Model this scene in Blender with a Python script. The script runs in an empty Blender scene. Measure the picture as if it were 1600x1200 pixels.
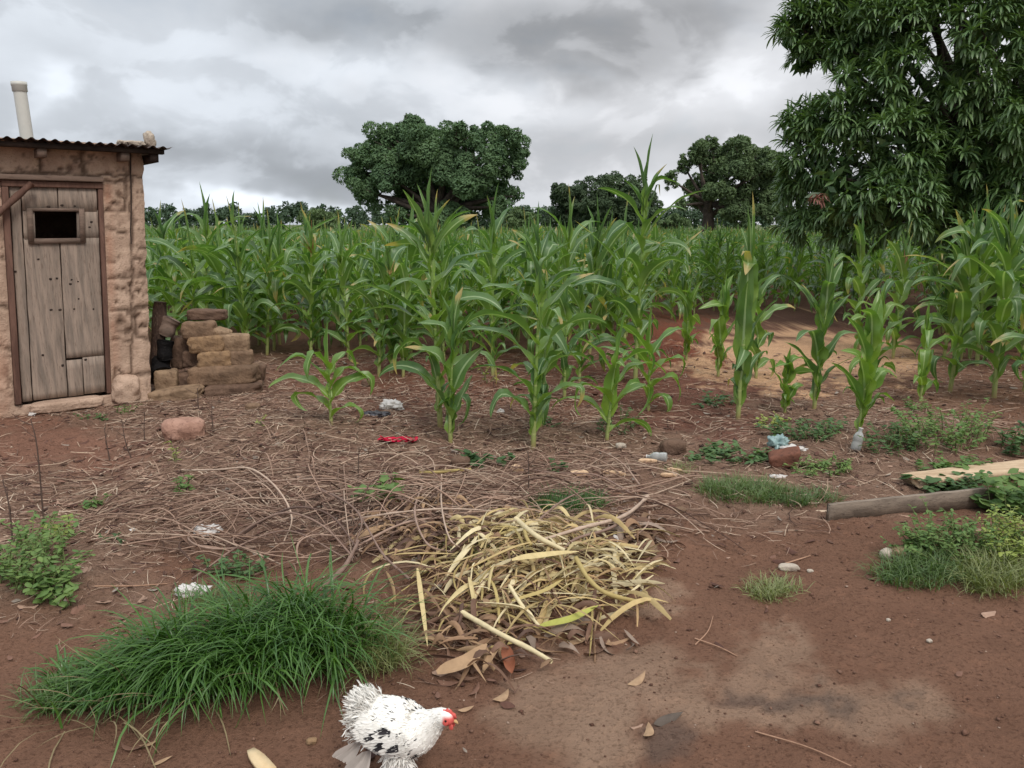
import bpy, math, random
import numpy as np
from mathutils import Vector, Matrix

# ---------------------------------------------------------------- camera, sky, sun, exposure
SC = bpy.context.scene
COL = SC.collection
R = math.radians
FPX, CAMH, PITCH = 1256.0, 1.45, R(11.25)      # focal length in photo pixels, eye height, downward tilt
cam = bpy.data.objects.new('camera', bpy.data.cameras.new('camera'))
COL.objects.link(cam)
cam.location = (0, 0, CAMH)
cam.rotation_euler = (R(90) - PITCH, 0, 0)
cam.data.sensor_width = 36
cam.data.lens = FPX / 1600 * 36
cam.data.clip_start = 0.05
cam.data.clip_end = 3000
SC.camera = cam
SC.view_settings.view_transform = 'Standard'
SC.view_settings.look = 'None'
SC.view_settings.gamma = 1
SC.view_settings.exposure = 0.42
SC.cycles.max_bounces = 7
SC.cycles.diffuse_bounces = 3
SC.cycles.transmission_bounces = 5
SC.cycles.transparent_max_bounces = 4
SC.cycles.use_denoising = True

SUN_EL, SUN_AZ = R(50), R(156)                  # azimuth clockwise from +Y (the view direction)
sun = bpy.data.objects.new('sun', bpy.data.lights.new('sun', 'SUN'))
COL.objects.link(sun)
sun.data.energy = 1.5
sun.data.angle = R(22)
sun.data.color = (1.0, 0.95, 0.88)
sd = Vector((math.sin(SUN_AZ) * math.cos(SUN_EL), math.cos(SUN_AZ) * math.cos(SUN_EL), math.sin(SUN_EL)))
sun.rotation_euler = sd.to_track_quat('Z', 'Y').to_euler()


class NT:
    """small helper round a node tree"""
    def __init__(s, tree):
        s.t = tree
        s.L = tree.links
    def n(s, kind, **kw):
        nd = s.t.nodes.new('ShaderNode' + kind)
        for k, v in kw.items():
            setattr(nd, k, v)
        return nd
    def set(s, sock, v):
        if isinstance(v, bpy.types.NodeSocket):
            s.L.new(v, sock)
        else:
            sock.default_value = v
    def math(s, op, a, b=0.0, c=None, clamp=False):
        nd = s.n('Math', operation=op, use_clamp=clamp)
        s.set(nd.inputs[0], a); s.set(nd.inputs[1], b)
        if c is not None:
            s.set(nd.inputs[2], c)
        return nd.outputs[0]
    def vmath(s, op, a, b=(0, 0, 0)):
        nd = s.n('VectorMath', operation=op)
        s.set(nd.inputs[0], a)
        if op == 'SCALE':
            s.set(nd.inputs[3], b)
        else:
            s.set(nd.inputs[1], b)
        return nd.outputs[0]
    def noise(s, vec, scale, detail=4, rough=.55, dist=0.0):
        nd = s.n('TexNoise')
        if vec is not None:
            s.L.new(vec, nd.inputs['Vector'])
        nd.inputs['Scale'].default_value = scale
        nd.inputs['Detail'].default_value = detail
        nd.inputs['Roughness'].default_value = rough
        nd.inputs['Distortion'].default_value = dist
        return nd.outputs['Fac']
    def ramp(s, fac, a, b, lo=0.0, hi=1.0):
        nd = s.n('MapRange', interpolation_type='SMOOTHSTEP')
        s.set(nd.inputs[0], fac)
        nd.inputs[1].default_value = a; nd.inputs[2].default_value = b
        nd.inputs[3].default_value = lo; nd.inputs[4].default_value = hi
        return nd.outputs[0]
    def mix(s, fac, a, b, mode='MIX'):
        nd = s.n('Mix', data_type='RGBA', blend_type=mode)
        s.set(nd.inputs[0], fac)
        s.set(nd.inputs[6], a); s.set(nd.inputs[7], b)
        return nd.outputs[2]


def lin(r, g, b, k=1.0):
    """8 bit sRGB to linear rgba"""
    f = lambda c: (c / 255 / 12.92) if c <= 10.31 else ((c / 255 + .055) / 1.055) ** 2.4
    return (f(r) * k, f(g) * k, f(b) * k, 1.0)


def build_world():
    w = bpy.data.worlds.new('World')
    SC.world = w
    w.use_nodes = True
    w.node_tree.nodes.clear()
    T = NT(w.node_tree)
    out = T.n('OutputWorld')
    bg = T.n('Background')
    T.L.new(bg.outputs[0], out.inputs[0])
    sky = T.n('TexSky', sky_type='NISHITA')
    sky.sun_disc = False
    sky.sun_elevation = SUN_EL
    sky.sun_rotation = SUN_AZ
    tc = T.n('TexCoord')
    d = tc.outputs['Generated']
    sep = T.n('SeparateXYZ'); T.L.new(d, sep.inputs[0])
    x, y, z = sep.outputs
    az = T.math('ARCTAN2', x, y)                       # 0 straight ahead, + to the right
    el = T.math('ARCSINE', z)
    # wavy cloud coordinates: flattened towards the horizon like a real cloud deck
    zz = T.math('ADD', T.math('MAXIMUM', z, 0.0), 0.16)
    cv = T.n('CombineXYZ')
    T.set(cv.inputs[0], T.math('DIVIDE', x, zz)); T.set(cv.inputs[1], T.math('DIVIDE', y, zz)); cv.inputs[2].default_value = 3.7
    deck = cv.outputs[0]
    c2 = T.n('CombineXYZ')
    T.set(c2.inputs[0], az); T.set(c2.inputs[1], T.math('MULTIPLY', el, 1.7)); c2.inputs[2].default_value = 1.3
    dirv = c2.outputs[0]
    nB = T.n('TexNoise'); T.L.new(dirv, nB.inputs['Vector']); nB.inputs['Scale'].default_value = 6.0; nB.inputs['Detail'].default_value = 4
    sB = T.n('SeparateColor'); T.L.new(nB.outputs['Color'], sB.inputs[0])
    wob1 = T.math('SUBTRACT', sB.outputs[0], .5)
    wob2 = T.math('SUBTRACT', sB.outputs[1], .5)
    azw = T.math('MULTIPLY_ADD', wob1, 0.34, az)
    elw = T.math('MULTIPLY_ADD', wob2, 0.13, el)
    c3 = T.n('CombineXYZ'); T.set(c3.inputs[0], azw); T.set(c3.inputs[1], elw)
    dirw = c3.outputs[0]
    big = T.noise(deck, 0.5, 3, .5, .3)
    nA = T.n('TexNoise'); T.L.new(dirv, nA.inputs['Vector']); nA.inputs['Scale'].default_value = 8.5
    nA.inputs['Detail'].default_value = 5; nA.inputs['Roughness'].default_value = .52; nA.inputs['Distortion'].default_value = .25
    mid = nA.outputs['Fac']
    v = T.math('MULTIPLY_ADD', T.math('SUBTRACT', big, .5), 0.10, 0.490)
    v = T.math('MULTIPLY_ADD', T.math('SUBTRACT', mid, .5), 0.19, v)
    # billowing edges: sharper steps where the noise crosses
    v = T.math('ADD', v, T.math('MULTIPLY', T.math('SUBTRACT', T.ramp(mid, .47, .56), .5), .065))
    def blob(px, py, sx, sy, amt):
        """cloud mass or break in the cloud, at a compass bearing and height, soft edges"""
        nonlocal v
        a0 = math.atan((px - 800) / FPX); e0 = math.atan((600 - py) / FPX) - PITCH
        q = T.vmath('MULTIPLY', T.vmath('SUBTRACT', dirw, (a0, e0, 0)), (FPX / sx, FPX / sy, 0))
        dt = T.n('VectorMath', operation='DOT_PRODUCT')
        T.L.new(q, dt.inputs[0]); T.L.new(q, dt.inputs[1])
        g = T.math('POWER', math.exp(-1), dt.outputs['Value'])
        v = T.math('MULTIPLY_ADD', g, amt * .70, v)
    for b in BLOBS:
        blob(*b)
    # higher up the deck gets thinner and brighter
    v = T.math('ADD', v, T.ramp(el, .28, 1.1, 0.0, .50))
    v = T.math('MAXIMUM', v, .2)
    warm = T.ramp(T.math('ADD', azw, T.math('MULTIPLY', T.math('SUBTRACT', mid, .5), .6)), -.30, .20)
    tint = T.mix(warm, (0.935, 1.0, 1.085, 1), (.97, .99, 1.035, 1))
    cl = T.n('CombineColor')
    for i in range(3):
        T.L.new(v, cl.inputs[i])
    cloud = T.mix(1.0, cl.outputs[0], tint, 'MULTIPLY')
    cloud10 = T.mix(1.0, cloud, (10, 10, 10, 1), 'MULTIPLY')      # background strength is 0.1
    cover = T.ramp(mid, .18, .45, .88, 1.0)
    T.set(bg.inputs[0], T.mix(cover, sky.outputs[0], cloud10))
    bg.inputs[1].default_value = 0.1


BLOBS = [  # photo bearing, size, brightness
    (880, 50, 330, 75, -.26), (560, 20, 150, 50, -.10), (700, 90, 120, 40, -.06), (120, 60, 260, 80, .10), (400, 90, 120, 40, .07),
    (440, 265, 140, 36, -.20), (300, 240, 70, 35, -.10), (560, 300, 110, 26, -.12), (130, 130, 70, 30, -.08),
    (330, 322, 110, 13, .50), (480, 333, 90, 11, .38), (400, 312, 60, 8, .12), (75, 190, 38, 30, .26), (40, 110, 120, 40, -.04),
    (310, 180, 110, 50, .13), (540, 130, 70, 35, .14), (760, 155, 200, 34, .22), (900, 175, 140, 36, .12), (1130, 120, 60, 55, .26), (1200, 80, 75, 65, .22),
    (1030, 190, 120, 40, .06), (880, 235, 150, 40, -.06), (1040, 290, 200, 40, .05), (1045, 318, 50, 40, .22), (980, 110, 120, 30, -.06),
    (1480, 120, 200, 150, .12),
]
build_world()

# ---------------------------------------------------------------- pixels to places
_fw = np.array([0, math.cos(PITCH), -math.sin(PITCH)])
_up = np.array([0, math.sin(PITCH), math.cos(PITCH)])
CAMP = np.array([0, 0, CAMH])


def ray(px, py):
    return _fw * FPX + np.array([1.0, 0, 0]) * (px - 800) + _up * (600 - py)


def P(px, py, Y):
    """point on the sight line of a photo pixel at world depth Y"""
    d = ray(px, py)
    return CAMP + d * (Y / d[1])


def ppm(Y, z=0.6):
    """photo pixels per metre at depth Y"""
    return FPX / (Y * math.cos(PITCH) + (CAMH - z) * math.sin(PITCH))


def _hash(ix, iy, iz, seed):
    n = (ix.astype(np.int64) * 374761393 + iy.astype(np.int64) * 668265263 + iz.astype(np.int64) * 2147483647 + seed * 974634777) & 0xffffffff
    n = ((n ^ (n >> 13)) * 1274126177) & 0xffffffff
    n = ((n ^ (n >> 16)) * 2246822519) & 0xffffffff
    return ((n ^ (n >> 15)) & 0xffffff) / float(0xffffff)


def vnoise(p, seed=0):
    p = np.asarray(p, float)
    if p.shape[-1] == 2:
        p = np.concatenate([p, np.zeros(p.shape[:-1] + (1,))], -1)
    i = np.floor(p); f = p - i
    f = f * f * (3 - 2 * f)
    i = i.astype(np.int64)
    r = 0
    for dx in (0, 1):
        for dy in (0, 1):
            for dz in (0, 1):
                w = (f[..., 0] if dx else 1 - f[..., 0]) * (f[..., 1] if dy else 1 - f[..., 1]) * (f[..., 2] if dz else 1 - f[..., 2])
                r = r + w * _hash(i[..., 0] + dx, i[..., 1] + dy, i[..., 2] + dz, seed)
    return r


def fbm(p, octs=4, seed=0, gain=.5):
    p = np.asarray(p, float)
    a, s, t = 1.0, 0, 0
    for k in range(octs):
        s = s + a * vnoise(p * 2 ** k, seed + k); t += a; a *= gain
    return s / t


# mounds: x, y, rx, ry, height - filled in below once places are known
MOUNDS = []


def H(x, y):
    x = np.asarray(x, float); y = np.asarray(y, float)
    q = np.stack([x, y], -1)
    near = np.clip((14 - np.hypot(x, y)) / 6, 0, 1)
    h = (fbm(q * .8, 3, 5) - .5) * .07 + (fbm(q * 4.5, 3, 9) - .5) * .035 * near
    for (mx, my, rx, ry, hh) in MOUNDS:
        h = h + hh * np.exp(-((x - mx) / rx) ** 2 - ((y - my) / ry) ** 2)
    return h


def G(px, py):
    """ground point under a photo pixel"""
    d = ray(px, py)
    z = 0.0
    for _ in range(7):
        t = (z - CAMH) / d[2]
        p = CAMP + d * t
        z = .25 * z + .75 * float(H(p[0], p[1]))
    return np.array([p[0], p[1], float(H(p[0], p[1]))])


def G0(px, py):
    d = ray(px, py)
    return CAMP + d * (-CAMH / d[2])


for (px, py, rx, ry, hh) in [(830, 905, .42, .30, .09), (640, 850, .50, .35, .07), (400, 1010, .45, .20, .07), (560, 790, .6, .4, .04),
                             (1045, 560, .55, .5, .20), (640, 580, .5, .35, .13), (400, 590, .5, .4, .10), (760, 600, .6, .5, .05),
                             (1260, 690, .7, .5, .05), (1490, 690, .6, .5, .07), (1540, 860, .5, .35, .08), (410, 770, .5, .4, .05),
                             (60, 900, .5, .4, .06), (330, 680, .6, .5, .04), (1180, 770, .4, .2, .04), (985, 850, .3, .2, .05)]:
    g = G0(px, py)
    MOUNDS.append((g[0], g[1], rx, ry, hh))


# ---------------------------------------------------------------- mesh builders
class MB:
    def __init__(s):
        s.v, s.f, s.c, s.l, s.n = [], [], [], [], 0
    def add(s, v, f, col=None, lf=None):
        v = np.asarray(v, float).reshape(-1, 3)
        f = np.asarray(f, np.int64)
        s.v.append(v); s.f.append(f + s.n); s.n += len(v)
        c = np.ones((len(v), 4))
        if col is not None:
            col = np.asarray(col, float)
            c[:, :col.shape[-1]] = col
        s.c.append(c)
        l = np.zeros((len(v), 3))
        if lf is not None:
            l[:] = lf
        s.l.append(l)
        return s
    def build(s, name, mat, parent=None, loc=None, smooth=True, rot=None):
        me = bpy.data.meshes.new(name)
        V = np.concatenate(s.v)
        if loc is not None and parent is None:
            V = V - np.asarray(loc)
        fl = [f for f in s.f if len(f)]
        sizes = np.concatenate([np.full(len(f), f.shape[1]) for f in fl])
        idx = np.concatenate([f.ravel() for f in fl])
        me.vertices.add(len(V)); me.vertices.foreach_set('co', V.ravel().astype(np.float32))
        me.loops.add(len(idx)); me.loops.foreach_set('vertex_index', idx.astype(np.int32))
        me.polygons.add(len(sizes))
        me.polygons.foreach_set('loop_start', np.concatenate([[0], np.cumsum(sizes)[:-1]]).astype(np.int32))
        a = me.attributes.new('col', 'FLOAT_COLOR', 'POINT'); a.data.foreach_set('color', np.concatenate(s.c).ravel().astype(np.float32))
        a = me.attributes.new('lf', 'FLOAT_VECTOR', 'POINT'); a.data.foreach_set('vector', np.concatenate(s.l).ravel().astype(np.float32))
        me.update(calc_edges=True)
        if smooth:
            me.polygons.foreach_set('use_smooth', np.ones(len(sizes), bool))
        me.materials.append(mat)
        o = bpy.data.objects.new(name, me)
        COL.objects.link(o)
        if parent is not None:
            o.parent = parent
        elif loc is not None:
            o.location = loc
        if rot is not None:
            o.rotation_euler = rot
        return o


def grid_faces(nu, nv, wrap=False):
    """quads of a nu x nv vertex grid (v fastest); wrap closes v"""
    i = np.arange(nu - 1)[:, None]; j = np.arange(nv if wrap else nv - 1)[None, :]
    j2 = (j + 1) % nv
    return np.stack(np.broadcast_arrays(i * nv + j, (i + 1) * nv + j, (i + 1) * nv + j2, i * nv + j2), -1).reshape(-1, 4)


def many_faces(N, nu, nv, wrap=False):
    f = grid_faces(nu, nv, wrap)
    return (f[None] + (np.arange(N) * nu * nv)[:, None, None]).reshape(-1, 4)


def norm(a):
    return a / np.maximum(np.linalg.norm(a, axis=-1, keepdims=True), 1e-9)


def ribbons(mb, path, width, side, col=None, fold=0.0, rnd=None):
    """path N,S,3; width N,S (full); side N,S,3 or N,1,3; folded when fold: 3 verts across"""
    N, S, _ = path.shape
    side = np.broadcast_to(norm(side), path.shape)
    w = np.broadcast_to(width, (N, S))[..., None] * .5
    if fold:
        tan = norm(np.gradient(path, axis=1))
        nrm = norm(np.cross(side, tan))
        up = nrm * w * fold
        cols = [path - side * w + up, path, path + side * w + up]
    else:
        cols = [path - side * w, path + side * w]
    K = len(cols)
    v = np.stack(cols, 2)
    t = np.broadcast_to(np.linspace(0, 1, S)[None, :, None], (N, S, K))
    u = np.broadcast_to(np.linspace(0, 1, K)[None, None, :], (N, S, K))
    r = np.random.RandomState(mb.n % 9973 + N).rand(N) if rnd is None else rnd
    lf = np.stack([u, t, np.broadcast_to(r[:, None, None], (N, S, K))], -1).reshape(-1, 3)
    c = None
    if col is not None:
        col = np.asarray(col, float)
        if col.ndim == 2:
            col = col[:, None, None, :]
        elif col.ndim == 3:
            col = col[:, :, None, :]
        c = np.broadcast_to(col, (N, S, K, col.shape[-1])).reshape(-1, col.shape[-1])
    mb.add(v.reshape(-1, 3), many_faces(N, S, K), c, lf)


def tubes(mb, path, rad, sides=6, col=None, cap=False):
    """path N,S,3; rad N,S"""
    path = np.asarray(path, float)
    if path.ndim == 2:
        path = path[None]
    N, S, _ = path.shape
    rad = np.broadcast_to(np.asarray(rad, float), (N, S))
    tan = norm(np.gradient(path, axis=1))
    ref = np.where(np.abs(tan[:, :1, 2:3]) > .8, np.array([1.0, .05, 0]), np.array([0, .05, 1.0]))
    a = norm(np.cross(tan, np.broadcast_to(ref, tan.shape)))
    b = np.cross(tan, a)
    th = np.linspace(0, 2 * np.pi, sides, endpoint=False)
    v = path[:, :, None] + rad[:, :, None, None] * (a[:, :, None] * np.cos(th)[:, None] + b[:, :, None] * np.sin(th)[:, None])
    t = np.broadcast_to(np.linspace(0, 1, S)[None, :, None], (N, S, sides))
    u = np.broadcast_to(np.linspace(0, 1, sides)[None, None, :], (N, S, sides))
    r = np.random.RandomState(mb.n % 9973 + N).rand(N)
    lf = np.stack([u, t, np.broadcast_to(r[:, None, None], (N, S, sides))], -1).reshape(-1, 3)
    c = None
    if col is not None:
        col = np.asarray(col, float)
        col = col[:, None, None, :] if col.ndim == 2 else col
        c = np.broadcast_to(col, (N, S, sides, col.shape[-1])).reshape(-1, col.shape[-1])
    base = mb.n
    mb.add(v.reshape(-1, 3), many_faces(N, S, sides, True), c, lf)
    if cap:
        for k in range(N):
            o = base + k * S * sides - mb.n
            for s0 in (0, S - 1):
                ids = o + s0 * sides + np.arange(sides)
                mb.f.append((ids[::-1] if s0 == 0 else ids)[None] + mb.n)


def box(mb, lo, hi, col=None, M=None):
    lo = np.asarray(lo, float); hi = np.asarray(hi, float)
    c = np.array([[lo[0], lo[1], lo[2]], [hi[0], lo[1], lo[2]], [hi[0], hi[1], lo[2]], [lo[0], hi[1], lo[2]],
                  [lo[0], lo[1], hi[2]], [hi[0], lo[1], hi[2]], [hi[0], hi[1], hi[2]], [lo[0], hi[1], hi[2]]])
    if M is not None:
        c = M(c)
    mb.add(c, [[0, 3, 2, 1], [4, 5, 6, 7], [0, 1, 5, 4], [1, 2, 6, 5], [2, 3, 7, 6], [3, 0, 4, 7]], col)


def cube_ball(res=6):
    """subdivided cube on [-1,1], welded"""
    t = np.linspace(-1, 1, res + 1)
    vs, fs, n = [], [], 0
    for ax in range(3):
        for sg in (-1, 1):
            a, b = np.meshgrid(t, t, indexing='ij')
            p = np.zeros((res + 1, res + 1, 3))
            p[..., ax] = sg; p[..., (ax + 1) % 3] = a; p[..., (ax + 2) % 3] = b
            f = grid_faces(res + 1, res + 1)
            if sg < 0:
                f = f[:, ::-1]
            vs.append(p.reshape(-1, 3)); fs.append(f + n); n += (res + 1) ** 2
    v = np.concatenate(vs); f = np.concatenate(fs)
    key = np.round(v * 1000).astype(np.int64)
    _, first, inv = np.unique(key, axis=0, return_index=True, return_inverse=True)
    return v[first], inv.ravel()[f]


CB = {r: cube_ball(r) for r in (2, 3, 5, 8, 14)}


def lump(size, power=3.0, noise=.12, freq=2.0, seed=0, res=8):
    """rounded block (power 2 = ellipsoid, high = brick) with a rough skin"""
    v, f = CB[res]
    p = v / (np.sum(np.abs(v) ** power, 1, keepdims=True) ** (1 / power))
    n = fbm(p * freq + seed * 7.3 + 11, 3, seed)[:, None] - .5
    p = p * (1 + noise * 2 * n)
    return p * np.asarray(size) * .5, f


def rotm(rx=0, ry=0, rz=0):
    return np.array(Matrix.Rotation(rz, 3, 'Z') @ Matrix.Rotation(ry, 3, 'Y') @ Matrix.Rotation(rx, 3, 'X'))


# ---------------------------------------------------------------- naming
def tag(o, label=None, cat=None, group=None, kind=None):
    if label: o['label'] = label
    if cat: o['category'] = cat
    if group: o['group'] = group
    if kind: o['kind'] = kind
    return o


def thing(name, loc, label, cat, group=None, rz=0.0):
    o = bpy.data.objects.new(name, None)
    COL.objects.link(o)
    o.location = loc
    o.rotation_euler = (0, 0, rz)
    o.empty_display_size = .1
    return tag(o, label, cat, group)


def copy_thing(src, loc, rz=0.0, sc=1.0, lean=(0, 0)):
    r = src.copy(); COL.objects.link(r)
    r.location = loc; r.rotation_euler = (lean[0], lean[1], rz); r.scale = (sc, sc, sc)
    for ch in src.children:
        c = ch.copy(); COL.objects.link(c); c.parent = r
        for g in ch.children:
            d = g.copy(); COL.objects.link(d); d.parent = c
    return r


# ---------------------------------------------------------------- materials
MATS = {}


def mat_new(name):
    m = bpy.data.materials.new(name)
    m.use_nodes = True
    T = NT(m.node_tree)
    b = m.node_tree.nodes['Principled BSDF']
    MATS[name] = m
    return m, T, b


def attr(T, name, out):
    a = T.n('Attribute', attribute_name=name)
    return a.outputs[out]


def obj_coord(T):
    return T.n('TexCoord').outputs['Object']


def bump(T, b, h, strength=.5, dist=.01):
    bp = T.n('Bump')
    bp.inputs['Strength'].default_value = strength
    bp.inputs['Distance'].default_value = dist
    T.L.new(h, bp.inputs['Height'])
    T.L.new(bp.outputs[0], b.inputs['Normal'])


def leaf_mat(name, dark, light, base_light=None, rib=None, rough=.45, trans=.25, tcol=None, spec=.5, dry=None):
    """a leaf: dark to light by leaf and plant, paler towards its base, with a pale midrib; lets light through"""
    m, T, b = mat_new(name)
    lf = T.n('Attribute', attribute_name='lf')
    s = T.n('SeparateXYZ'); T.L.new(lf.outputs['Vector'], s.inputs[0])
    oi = T.n('ObjectInfo')
    nz = T.noise(obj_coord(T), 9, 3)
    fac = T.math('ADD', T.math('MULTIPLY', s.outputs[2], .55), T.math('MULTIPLY', oi.outputs['Random'], .25))
    fac = T.math('ADD', fac, T.math('MULTIPLY', T.math('SUBTRACT', nz, .5), .8), clamp=True)
    c = T.mix(fac, dark, light)
    if base_light:
        c = T.mix(T.ramp(s.outputs[1], .0, .45, .75, 0.0), c, base_light)
    if rib:
        d = T.math('ABSOLUTE', T.math('SUBTRACT', s.outputs[0], .5))
        c = T.mix(T.ramp(d, .035, .09, .75, 0.0), c, rib)
        # faint parallel veins
        vn = T.math('SINE', T.math('MULTIPLY', s.outputs[0], 90.0))
        c = T.mix(T.math('MULTIPLY_ADD', vn, .05, .05), c, rib)
    if dry:                                              # scorched tips on some leaves
        e = T.math('ADD', s.outputs[1], T.math('MULTIPLY', T.math('SUBTRACT', nz, .5), .5))
        c = T.mix(T.math('MULTIPLY', T.ramp(e, .72, .92), T.ramp(s.outputs[2], .62, .74)), c, dry)
    T.set(b.inputs['Base Color'], c)
    b.inputs['Roughness'].default_value = rough
    b.inputs['Specular IOR Level'].default_value = spec
    tr = T.n('BsdfTranslucent')
    T.set(tr.inputs[0], T.mix(1.0, c, tcol or (1.6, 1.9, .55, 1), 'MULTIPLY'))
    mx = T.n('MixShader'); mx.inputs[0].default_value = trans
    T.L.new(b.outputs[0], mx.inputs[1]); T.L.new(tr.outputs[0], mx.inputs[2])
    T.L.new(mx.outputs[0], m.node_tree.nodes['Material Output'].inputs[0])
    return m


def col_mat(name, rough=.9, var=.25, scale=30, bmp=0.0, bdist=.005, trans=0.0, spec=.2, mul=(1, 1, 1, 1)):
    """colour stored with the mesh (each straw, leaf or feather its own), with fine mottling"""
    m, T, b = mat_new(name)
    a = attr(T, 'col', 'Color')
    nz = T.noise(obj_coord(T), scale, 5, .6)
    c = T.mix(T.math('MULTIPLY', T.ramp(nz, .3, .7), var), a, T.mix(1.0, a, (.45, .42, .40, 1), 'MULTIPLY'))
    T.set(b.inputs['Base Color'], T.mix(1.0, c, mul, 'MULTIPLY'))
    b.inputs['Roughness'].default_value = rough
    b.inputs['Specular IOR Level'].default_value = spec
    if bmp:
        bump(T, b, T.noise(obj_coord(T), scale * 2.2, 5, .65), bmp, bdist)
    if trans:
        tr = T.n('BsdfTranslucent'); T.set(tr.inputs[0], c)
        mx = T.n('MixShader'); mx.inputs[0].default_value = trans
        T.L.new(b.outputs[0], mx.inputs[1]); T.L.new(tr.outputs[0], mx.inputs[2])
        T.L.new(mx.outputs[0], m.node_tree.nodes['Material Output'].inputs[0])
    return m


def rough_mat(name, c1, c2, c3=None, scale=8, rough=.92, bmp=.6, bdist=.01, spec=.15, stretch=(1, 1, 1), fine=60):
    """mottled rough surface: earth, bark, wood, stone"""
    m, T, b = mat_new(name)
    oc = T.vmath('MULTIPLY', obj_coord(T), stretch)
    n1 = T.noise(oc, scale, 6, .62, .4)
    n2 = T.noise(oc, scale * 5, 5, .65)
    c = T.mix(T.ramp(n1, .32, .68), c1, c2)
    if c3:
        c = T.mix(T.ramp(n2, .52, .74, 0, .8), c, c3)
    T.set(b.inputs['Base Color'], c)
    b.inputs['Roughness'].default_value = rough
    b.inputs['Specular IOR Level'].default_value = spec
    hgt = T.math('ADD', T.noise(oc, fine, 6, .7), T.math('MULTIPLY', n2, 1.0))
    bump(T, b, hgt, bmp, bdist)
    return m


def plain_mat(name, c, rough=.5, spec=.5, trans=0.0):
    m, T, b = mat_new(name)
    nz = T.noise(obj_coord(T), 25, 4)
    T.set(b.inputs['Base Color'], T.mix(T.math('MULTIPLY', nz, .35), c, tuple(x * .6 for x in c[:3]) + (1,)))
    b.inputs['Roughness'].default_value = rough
    b.inputs['Specular IOR Level'].default_value = spec
    if trans:
        b.inputs['Transmission Weight'].default_value = trans
        b.inputs['IOR'].default_value = 1.3
    return m

# ---------------------------------------------------------------- ground
def project(x, y, z):
    q = np.stack([x, y, z - CAMH], -1)
    d = q @ _fw
    return 800 + FPX * x / d, 600 - FPX * (q @ _up) / d


def steps(core_lo, core_hi, d, lo, hi, g=1.13):
    a = list(np.arange(core_lo, core_hi + d * .5, d))
    s, v = d, a[-1]
    while v < hi:
        s *= g; v += s; a.append(v)
    s, v = d, a[0]
    pre = []
    while v > lo:
        s *= g; v -= s; pre.append(v)
    return np.array(pre[::-1] + a)


def ground_material():
    m, T, b = mat_new('soil')
    oc = obj_coord(T)
    base = attr(T, 'col', 'Color')
    z = T.n('SeparateXYZ'); T.L.new(attr(T, 'lf', 'Vector'), z.inputs[0])     # litter, smoothness
    n1 = T.noise(oc, 2.2, 6, .62, .3)
    n2 = T.noise(oc, 14, 6, .65, .2)
    n3 = T.noise(oc, 70, 5, .7)
    c = T.mix(T.ramp(n1, .35, .68, 0, .45), base, T.mix(1.0, base, (.68, .64, .62, 1), 'MULTIPLY'))
    c = T.mix(T.ramp(n2, .5, .72, 0, .45), c, T.mix(1.0, base, (1.35, 1.30, 1.25, 1), 'MULTIPLY'))
    c = T.mix(T.ramp(n3, .50, .64, 0, .62), c, T.mix(1.0, base, (.42, .38, .36, 1), 'MULTIPLY'))
    # pale grit
    vo = T.n('TexVoronoi'); vo.inputs['Scale'].default_value = 55; T.L.new(oc, vo.inputs['Vector'])
    grit = T.math('MULTIPLY', T.ramp(vo.outputs['Distance'], .10, .20, 1, 0), T.ramp(T.noise(oc, 21, 3), .58, .66))
    c = T.mix(T.math('MULTIPLY', grit, .5), c, lin(160, 132, 112))
    T.set(b.inputs['Base Color'], c)
    b.inputs['Roughness'].default_value = .95
    b.inputs['Specular IOR Level'].default_value = .12
    h = T.math('ADD', T.math('MULTIPLY', n2, 1.0), T.math('MULTIPLY', n3, .55))
    h = T.math('ADD', h, T.math('MULTIPLY', T.noise(oc, 190, 4, .7), .25))
    bump(T, b, h, .9, .035)
    return m


def ell(px, py, cx, cy, rx, ry, soft=.5):
    d = np.sqrt(((px - cx) / rx) ** 2 + ((py - cy) / ry) ** 2)
    return np.clip((1 - d) / soft + .5, 0, 1)


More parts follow.
